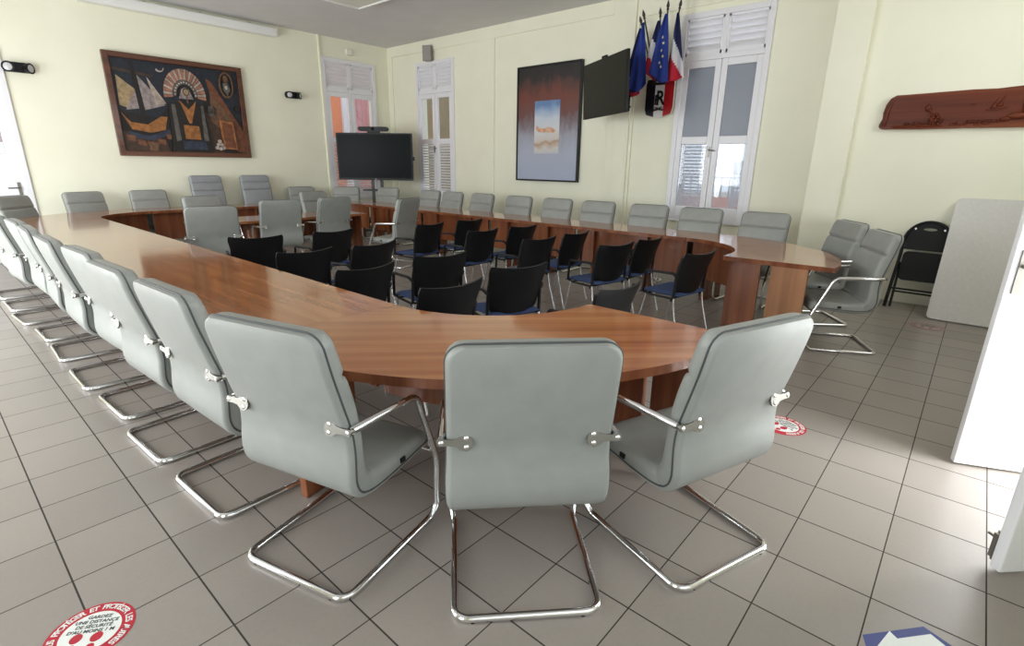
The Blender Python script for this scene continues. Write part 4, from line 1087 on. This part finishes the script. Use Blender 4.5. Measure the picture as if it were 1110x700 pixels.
# ---- projector screen case, sensor, speaker, ceiling lamp
r = empty('projector_screen_case', (2.4, YP, 3.955))
prof = rrect(-0.175, -0.08, -0.02, 0.08, 0.035, 5)
MB().prism(prof, 0.0, 3.07, 0, Matrix(((0, 0, 1, 0), (1, 0, 0, 0), (0, 1, 0, 0), (0, 0, 0, 1))), smooth=True).build('case', M_WHITE, r)
mb = MB(); mb.box((3.07, -0.17, -0.075), (3.085, -0.015, 0.08)); mb.build('end_cap', M_WHITE, r, bevel=0.004)
mb = MB(); mb.box((0.1, -0.11, -0.078), (2.95, -0.08, -0.068)); mb.build('screen_bar', M_SOCKET, r)
for x in (0.9, 1.75, 2.6):
    mb = MB(); mb.box((x-0.02, -0.10, 0.07), (x+0.02, 0.0, 0.095)); mb.build('mounting_bracket', M_STEEL, r)
tag(r, 'long white rolled projector screen case at the ceiling above the painting', 'projector screen')
mb = MB(); mb.box((7.06, YP-0.06, 3.80), (7.20, YP, 3.92)); tag(mb.build('motion_detector', M_SOCKET, bevel=0.012), 'small white sensor box above the left louvred window', 'sensor')
r = empty('wall_speaker', (XF-0.10, 9.54, 3.82), radians(25))
mb = MB(); mb.prism([(-0.07, -0.10), (0.05, -0.07), (0.05, 0.07), (-0.07, 0.10)], -0.16, 0.14); mb.build('cabinet', M_SPK, r, bevel=0.008)
mb = MB(); mb.box((-0.078, -0.088, -0.145), (-0.068, 0.088, 0.125)); mb.build('grille', M_SPK, r)
mb = MB(); mb.box((0.05, -0.015, -0.03), (0.075, 0.015, 0.03)); mb.build('bracket', M_BLACKM, r)
MB().tube([(0.06, 0.0, 0.12), (0.09, 0.0, 0.2), (0.085, 0.0, 0.262)], 0.004, 6).build('cable', M_WHITE, r)
tag(r, 'small grey loudspeaker mounted above the far louvred window', 'speaker')
r = empty('ceiling_lamp', (4.99, 7.73, ZC))
mb = MB()
for a, b in (((-0.70, -0.7), (-0.66, 0.7)), ((0.66, -0.7), (0.70, 0.7)), ((-0.66, -0.7), (0.66, -0.66)), ((-0.66, 0.66), (0.66, 0.7))): mb.box((a[0], a[1], -0.11), (b[0], b[1], 0))
mb.build('lamp_frame', M_WHITE, r, bevel=0.004)
mb = MB(); mb.box((-0.66, -0.66, -0.095), (0.66, 0.66, -0.085)); mb.build('diffuser', M_SOCKET, r)
tag(r, 'square white ceiling lamp box at the top edge of the photo', 'lamp')

# ---- folding table and folded chair leaning on the right wall
def leaning(name, base, tilt):
    return empty(name, base)
def folding_table():
    # stands on its short edge, top leaning against the wall; local y = into the wall, z = up the slope
    r = empty('folding_table', (0, 0, 0))
    W_, H_ = 0.76, 1.42; th = 0.045
    lean = 0.30
    M_ = TR((7.22, -0.545, 0.0)) @ RX(-pi/2, 4, 'Z') @ RX(-lean, 4, 'X')
    M_ = Matrix.Translation((7.16, 0.20, 0.012)) @ RX(-pi/2, 4, 'Z') @ RX(-math.asin(0.46), 4, 'X')
    r.matrix_world = M_
    xf = Matrix(((1, 0, 0, 0), (0, 0, -1, 0), (0, 1, 0, 0), (0, 0, 0, 1)))
    MB().prism(rrect(0, 0, W_, H_, 0.05, 6), -th, 0, 0, xf).build('table_top', M_FOLDT, r, bevel=0.010, seg=3)
    mb = MB(); mb.box((W_/2-0.06, -0.004, H_*0.55), (W_/2+0.06, 0.002, H_*0.55+0.03)); 
    for s in (0.10, W_-0.10):
        MB().tube(fillet([(s, th+0.012, 0.10), (s, th+0.016, 0.62), (s, th+0.016, 0.66)], 0.02), 0.013, 8).build('leg', M_SPK, r)
    MB().tube([(0.10, th+0.016, 0.12), (W_-0.10, th+0.016, 0.12)], 0.012, 8).build('brace', M_SPK, r)
    return tag(r, 'white plastic folding table leaning on the right wall beside the door', 'table')
folding_table()
def folded_chair():
    r = empty('folding_chair', (0, 0, 0))
    M_ = Matrix.Translation((7.50, 0.62, 0.0)) @ RX(-pi/2, 4, 'Z') @ RX(-0.30, 4, 'X')
    r.matrix_world = M_
    W_, H_ = 0.50, 1.06
    # outer tube frame with arched top
    pts = [(0.0, 0, 0.0), (0.03, 0, 0.62)] + [(W_/2-(W_/2-0.03)*cos(a), 0, 0.80+0.235*sin(a)) for a in [k*pi/14 for k in range(15)]] + [(W_-0.03, 0, 0.62), (W_, 0, 0.0)]
    MB().tube(pts, 0.018, 10).build('frame', M_BLACK, r)
    # moulded back with a hand hole
    poly = [(0.05, 0.70)] + [(W_/2-(W_/2-0.05)*cos(a), 0.80+0.215*sin(a)) for a in [k*pi/14 for k in range(15)]] + [(W_-0.05, 0.70)]
    n = len(poly)
    hole = [(W_/2+0.065*cos(a), 0.945+0.018*sin(a)) for a in [k*2*pi/16 for k in range(16)]]
    bm = bmesh.new()
    vo = [bm.verts.new((x, -0.012, z)) for x, z in poly]; vh = [bm.verts.new((x, -0.012, z)) for x, z in hole]
    eo = [bm.edges.new((vo[i], vo[(i+1) % n])) for i in range(n)]; eh = [bm.edges.new((vh[i], vh[(i+1) % 16])) for i in range(16)]
    bmesh.ops.triangle_fill(bm, use_beauty=True, edges=eo+eh)
    me = bpy.data.meshes.new('backrest'); bm.to_mesh(me); bm.free(); me.materials.append(M_BLACK)
    o = bpy.data.objects.new('backrest', me); C.objects.link(o); o.parent = r
    md = o.modifiers.new('thickness', 'SOLIDIFY'); md.thickness = 0.018; md.offset = 0
    MB().prism(rrect(0.055, 0.34, W_-0.055, 0.68, 0.05), -0.008, 0.018, 0, Matrix(((1, 0, 0, 0), (0, 0, -1, 0.02), (0, 1, 0, 0), (0, 0, 0, 1)))).build('seat', M_BLACK, r, bevel=0.008)
    for sx in (0.05, W_-0.05): MB().tube([(sx, 0.045, 0.0), (sx, 0.035, 0.55)], 0.0135, 8).build('leg', M_BLACKM, r)
    mb = MB(); mb.tube([(0.02, 0.0, 0.23), (W_-0.02, 0.0, 0.23)], 0.011, 8); mb.tube([(0.05, 0.04, 0.20), (W_-0.05, 0.04, 0.20)], 0.010, 8); mb.build('crossbar', M_BLACKM, r)
    for sx in (0.115, W_-0.115): MB().lathe([(0.012, 0), (0.012, 0.004), (0.0, 0.006)], 12, 0, TR((sx, -0.021, 0.945)) @ RX(pi/2, 4, 'X')).build('rivet', M_CHROME, r)
    return tag(r, 'black folded chair with arched back leaning beside the white folding table', 'chair')
folded_chair()

# ================================================================== FLOOR STICKERS
def foot_shape(cx, cy, s):
    return [(cx+s*(0.36+0.06*sin(2*a))*cos(a)*0.75, cy+s*0.5*sin(a)) for a in [k*2*pi/24 for k in range(24)]]
def round_sticker(x, y, rad, rot, label, RED=M_RED, WHT=M_STW):
    r = empty('floor_sticker', (x, y, 0), rot)
    k = rad/0.15
    MB().lathe([(rad, 0.0), (rad, 0.0008)], 64).build('sticker_disc', RED, r)
    mb = MB(); mb.lathe([(rad*0.685, 0.0004), (rad*0.685, 0.0013)], 56); mb.build('white_field', WHT, r)
    mb = MB()
    txt = 'VOUS PROT\u00c9GER ET PROT\u00c9GER LES AUTRES'
    n = len(txt)
    for i, ch in enumerate(txt):
        if ch == ' ': continue
        a = radians(212 - 244*i/(n-1))
        vs, fs = text_geo(ch, 0.034*k, extrude=0.0002)
        xf = TR((rad*0.84*cos(a), rad*0.84*sin(a), 0.0013)) @ RX(a-pi/2, 4, 'Z')
        mb.add(vs, fs, 0, False, xf)
    mb.build('rim_lettering', WHT, r)
    mb = MB()
    for i, ln in enumerate(('GARDEZ', 'UNE DISTANCE', 'DE S\u00c9CURIT\u00c9', 'D\'AU MOINS 1 M')):
        vs, fs = text_geo(ln, 0.0225*k, extrude=0.0002); mb.add(vs, fs, 0, False, TR((0, (0.074-0.0235*i)*k, 0.0018)))
    mb.build('centre_lettering', M_INK, r)
    for s in (-1, 1):
        mb = MB()
        mb.prism([(s*0.036*k+0.021*k*cos(a), -0.028*k+0.024*k*sin(a)) for a in [q*2*pi/20 for q in range(20)]], 0.0012, 0.0018)
        mb.prism([(s*0.034*k+0.015*k*cos(a), -0.074*k+0.017*k*sin(a)) for a in [q*2*pi/20 for q in range(20)]], 0.0012, 0.0018)
        mb.build('footprint', RED, r)
    return tag(r, label, 'sticker', 'red distancing floor stickers')
round_sticker(0.112, 2.012, 0.130, radians(-38), 'round red and white distancing sticker on the floor at lower left')
round_sticker(3.395, 0.66, 0.135, radians(-120), 'round red and white floor sticker beside the turned foreground chair')
round_sticker(6.79, 0.15, 0.15, radians(-100), 'faded pinkish round floor sticker in front of the folding table', mat('faded_red', (0.30, 0.17, 0.16), 0.45), mat('faded_white', (0.40, 0.33, 0.31), 0.45))
# remains of blue and white marking at the bottom right corner
r = empty('floor_marking', (1.98, -0.12, 0))
mk = [(1.906, 0.004), (2.094, -0.154), (2.060, -0.24), (1.93, -0.22), (1.80, -0.11), (1.84, -0.02)]
P2 = [(a-1.98, b+0.12) for a, b in mk]
MB().prism(P2, 0.0, 0.0008).build('blue_sheet', M_MATB, r)
wh = [(1.988, -0.065), (1.969, -0.090), (2.071, -0.176), (2.040, -0.228), (1.935, -0.205), (1.825, -0.105), (1.885, -0.042)]
MB().prism([(a-1.98, b+0.12) for a, b in wh], 0.0004, 0.0014).build('white_shape', M_STW, r)
tag(r, 'torn blue and white marking on the floor at the lower right corner', 'sticker')

# ================================================================== OUTSIDE, SEEN THROUGH THE WINDOWS
M_GROUND = noisy('outside_paving', (0.42, 0.36, 0.30), (0.5, 0.44, 0.38), 3, 0.9)
M_ORANGE = noisy('orange_render', (0.80, 0.27, 0.13), (0.84, 0.31, 0.16), 2, 0.8)
M_PINK = mat('pink_paint', (0.62, 0.30, 0.30), 0.6)
M_OLIVE = noisy('olive_render', (0.22, 0.17, 0.09), (0.26, 0.20, 0.11), 2, 0.8)  # olive brown render of the house wall
M_BARK = noisy('palm_bark', (0.16, 0.13, 0.10), (0.24, 0.20, 0.16), 14, 0.9, bump=0.5)
M_FROND = mat('palm_green', (0.05, 0.12, 0.03), 0.6)
mb = MB(); mb.box((XF+0.26, YN-8, -0.2), (XF+30, YP+20, -0.1)); mb.box((XL-20, YP+0.26, -0.2), (XF+0.26, YP+20, -0.1)); mb.box((XL-20, YN-20, -0.2), (XL-0.26, YP+0.26, -0.1)); mb.box((XL-0.26, YN-20, -0.2), (XF+0.26, YN-0.26, -0.1))
struct(mb.build('ground_outside', M_GROUND))
def shutter(x, y0, y1, z0, z1, label):
    r = empty('window_shutter', (x, y0, z0)); w_, h_ = y1-y0, z1-z0
    mb = MB()
    for a, b in (((0, 0), (0.05, h_)), ((w_-0.05, 0), (w_, h_)), ((0.05, 0), (w_-0.05, 0.06)), ((0.05, h_-0.06), (w_-0.05, h_))): mb.box((-0.018, a[0], a[1]), (0.018, b[0], b[1]))
    mb.build('shutter_frame', M_TRIM, r)
    mb = MB(); n = int((h_-0.12)/0.05)
    for i in range(n):
        xf = TR((0, 0, 0.06+(i+0.5)*(h_-0.12)/n)) @ RX(0.7, 4, 'Y'); mb.box((-0.022, 0.05, -0.004), (0.022, w_-0.05, 0.004), 0, xf)
    mb.build('louvre', M_TRIM, r)
    return tag(r, label, 'shutter', 'white shutters outside the double window')
shutter(XF+0.33, 3.30, 3.80, 0.80, 2.0, 'white louvred shutter outside the left half of the double window')
shutter(XF+0.33, 2.58, 2.95, 0.80, 1.66, 'white louvred shutter outside the right half of the double window')
r = empty('garden_fence', (XF+9, 0.0, -0.1))
mb = MB(); mb.box((-0.1, -5, 0), (0.1, 10, 0.75)); mb.build('fence_wall', M_ORANGE, r)
mb = MB()
for k in range(60): mb.box((-0.02, -5+k*0.25, 0.75), (0.02, -4.97+k*0.25, 1.35))
mb.box((-0.03, -5, 1.32), (0.03, 10, 1.38)); mb.build('railing', M_SPK, r)
tag(r, 'low orange garden wall with railing glimpsed through the double window', 'fence')
r = empty('palm_tree', (XF+3.2, 3.05, -0.1))
MB().tube([(0.12*sin(t*1.2), 0.0-0.12*t, 3.6*t) for t in [k/10 for k in range(11)]], [0.15-0.05*k/10 for k in range(11)], 12).build('trunk', M_BARK, r)
mb = MB()
for k in range(14):
    a = k*2*pi/14
    for s in range(10):
        t0, t1 = s/10, (s+1)/10
        p = lambda t: (1.7*t*cos(a), -0.12+1.7*t*sin(a), 3.6+0.75*t-1.3*t*t)
        q0, q1 = p(t0), p(t1); w_ = 0.16*(1-t0*0.8)
        sx, sy = -sin(a)*w_, cos(a)*w_
        mb.add([(q0[0]-sx, q0[1]-sy, q0[2]-0.08), q0, (q0[0]+sx, q0[1]+sy, q0[2]-0.08), (q1[0]+sx*.9, q1[1]+sy*.9, q1[2]-0.08), q1, (q1[0]-sx*.9, q1[1]-sy*.9, q1[2]-0.08)], [(0, 1, 4, 5), (1, 2, 3, 4)])
mb.build('fronds', M_FROND, r)
tag(r, 'palm tree outside the right half of the double window', 'tree')
r = empty('neighbouring_house', (XF+3.6, 9.2, -0.1))
mb = MB(); mb.box((0, 1.05, 0), (0.3, 6, 4.4)); mb.box((0, -3, 0), (0.3, 0.55, 4.4)); mb.box((0, 0.55, 2.95), (0.3, 1.05, 4.4)); mb.build('house_wall', M_OLIVE, r)
mb = MB(); mb.box((-0.12, -3, 2.98), (0.0, 2.2, 3.14)); mb.build('beam', M_POLE, r)
tag(r, 'olive house wall with dark beam seen through the far flag wall window', 'building')
r = empty('orange_house', (8.05, YP+2.6, -0.1))
mb = MB(); mb.box((-7, 0, 0), (1.8, 0.3, 4.6)); mb.build('house_wall', M_ORANGE, r)
mb = MB(); mb.box((0.75, -0.05, 0.3), (0.82, 0.0, 4.0)); mb.box((1.62, -0.05, 0.3), (1.69, 0.0, 4.0)); mb.box((0.82, -0.04, 0.3), (1.62, 0, 4.0)); 
for k in range(5): mb.box((0.88+k*0.15, -0.06, 0.5), (0.93+k*0.15, -0.03, 3.8))
mb.build('pink_shutter', M_PINK, r)
mb = MB(); mb.box((0.40, -0.08, 0.1), (0.58, 0, 4.3)); mb.build('white_post', M_TRIM, r)
tag(r, 'orange house wall with pink shutter seen through the left louvred window', 'building')

# ================================================================== LIGHT
w = bpy.data.worlds.new('sky'); SC.world = w; w.use_nodes = True
N, L = w.node_tree.nodes, w.node_tree.links
bg = N['Background']; bg.inputs['Color'].default_value = (0.80, 0.90, 1.0, 1); bg.inputs['Strength'].default_value = 1.6
def area(name, loc, rot, sx, sy, power, col):
    l = bpy.data.lights.new(name, 'AREA'); l.shape = 'RECTANGLE'; l.size = sx; l.size_y = sy; l.energy = power; l.color = col
    o = bpy.data.objects.new(name, l); C.objects.link(o); o.location = loc; o.rotation_euler = rot
    return o
DAY = (0.93, 0.97, 1.0)
for k, (a, b, z0, z1) in enumerate(OL):
    area('daylight_left', (XL-0.12, (a+b)/2, (z0+z1)/2), (0, radians(-90), 0), z1-z0, b-a, (30, 105, 185, 110)[k], DAY)
a, b, z0, z1 = ON[0]
area('added_fill_near', ((a+b)/2, YN-0.12, (z0+z1)/2), (radians(90), 0, 0), b-a, z1-z0, 5, DAY)  # weak added fill through the made-up opening behind the camera
a, b, z0, z1 = ON[1]
area('daylight_doorway', ((a+b)/2, YN-0.18, (z0+z1)/2), (radians(90), 0, 0), b-a, z1-z0, 85, DAY)

a, b, z0, z1 = ON[2]
area('added_fill_high', ((a+b)/2, YN-0.12, (z0+z1)/2), (radians(90), 0, 0), b-a, z1-z0, 24, DAY)  # added fill from a made-up high opening, brightens carved wall and pilaster

# ================================================================== CAMERA / VIEW
fw = Vector((cos(YAW)*cos(PITCH), sin(YAW)*cos(PITCH), -sin(PITCH)))
rt = Vector((sin(YAW), -cos(YAW), 0)); up = rt.cross(fw)
r2 = rt*cos(ROLL) + up*sin(ROLL); u2 = -rt*sin(ROLL) + up*cos(ROLL)
cd = bpy.data.cameras.new('camera'); cam = bpy.data.objects.new('camera', cd); C.objects.link(cam)
cd.sensor_width = 36; cd.lens = F_PX/1110*36; cd.clip_start = 0.05; cd.clip_end = 200
Mc = Matrix((r2, u2, -fw)).transposed().to_4x4(); Mc.translation = (0, 0, CAM_H); cam.matrix_world = Mc
SC.camera = cam
SC.view_settings.view_transform = 'Standard'; SC.view_settings.look = 'None'; SC.view_settings.gamma = 1; SC.view_settings.use_curve_mapping = False
SC.view_settings.exposure = 0.22
SC.cycles.use_denoising = True
SC.cycles.max_bounces = 10; SC.cycles.diffuse_bounces = 6; SC.cycles.transparent_max_bounces = 12
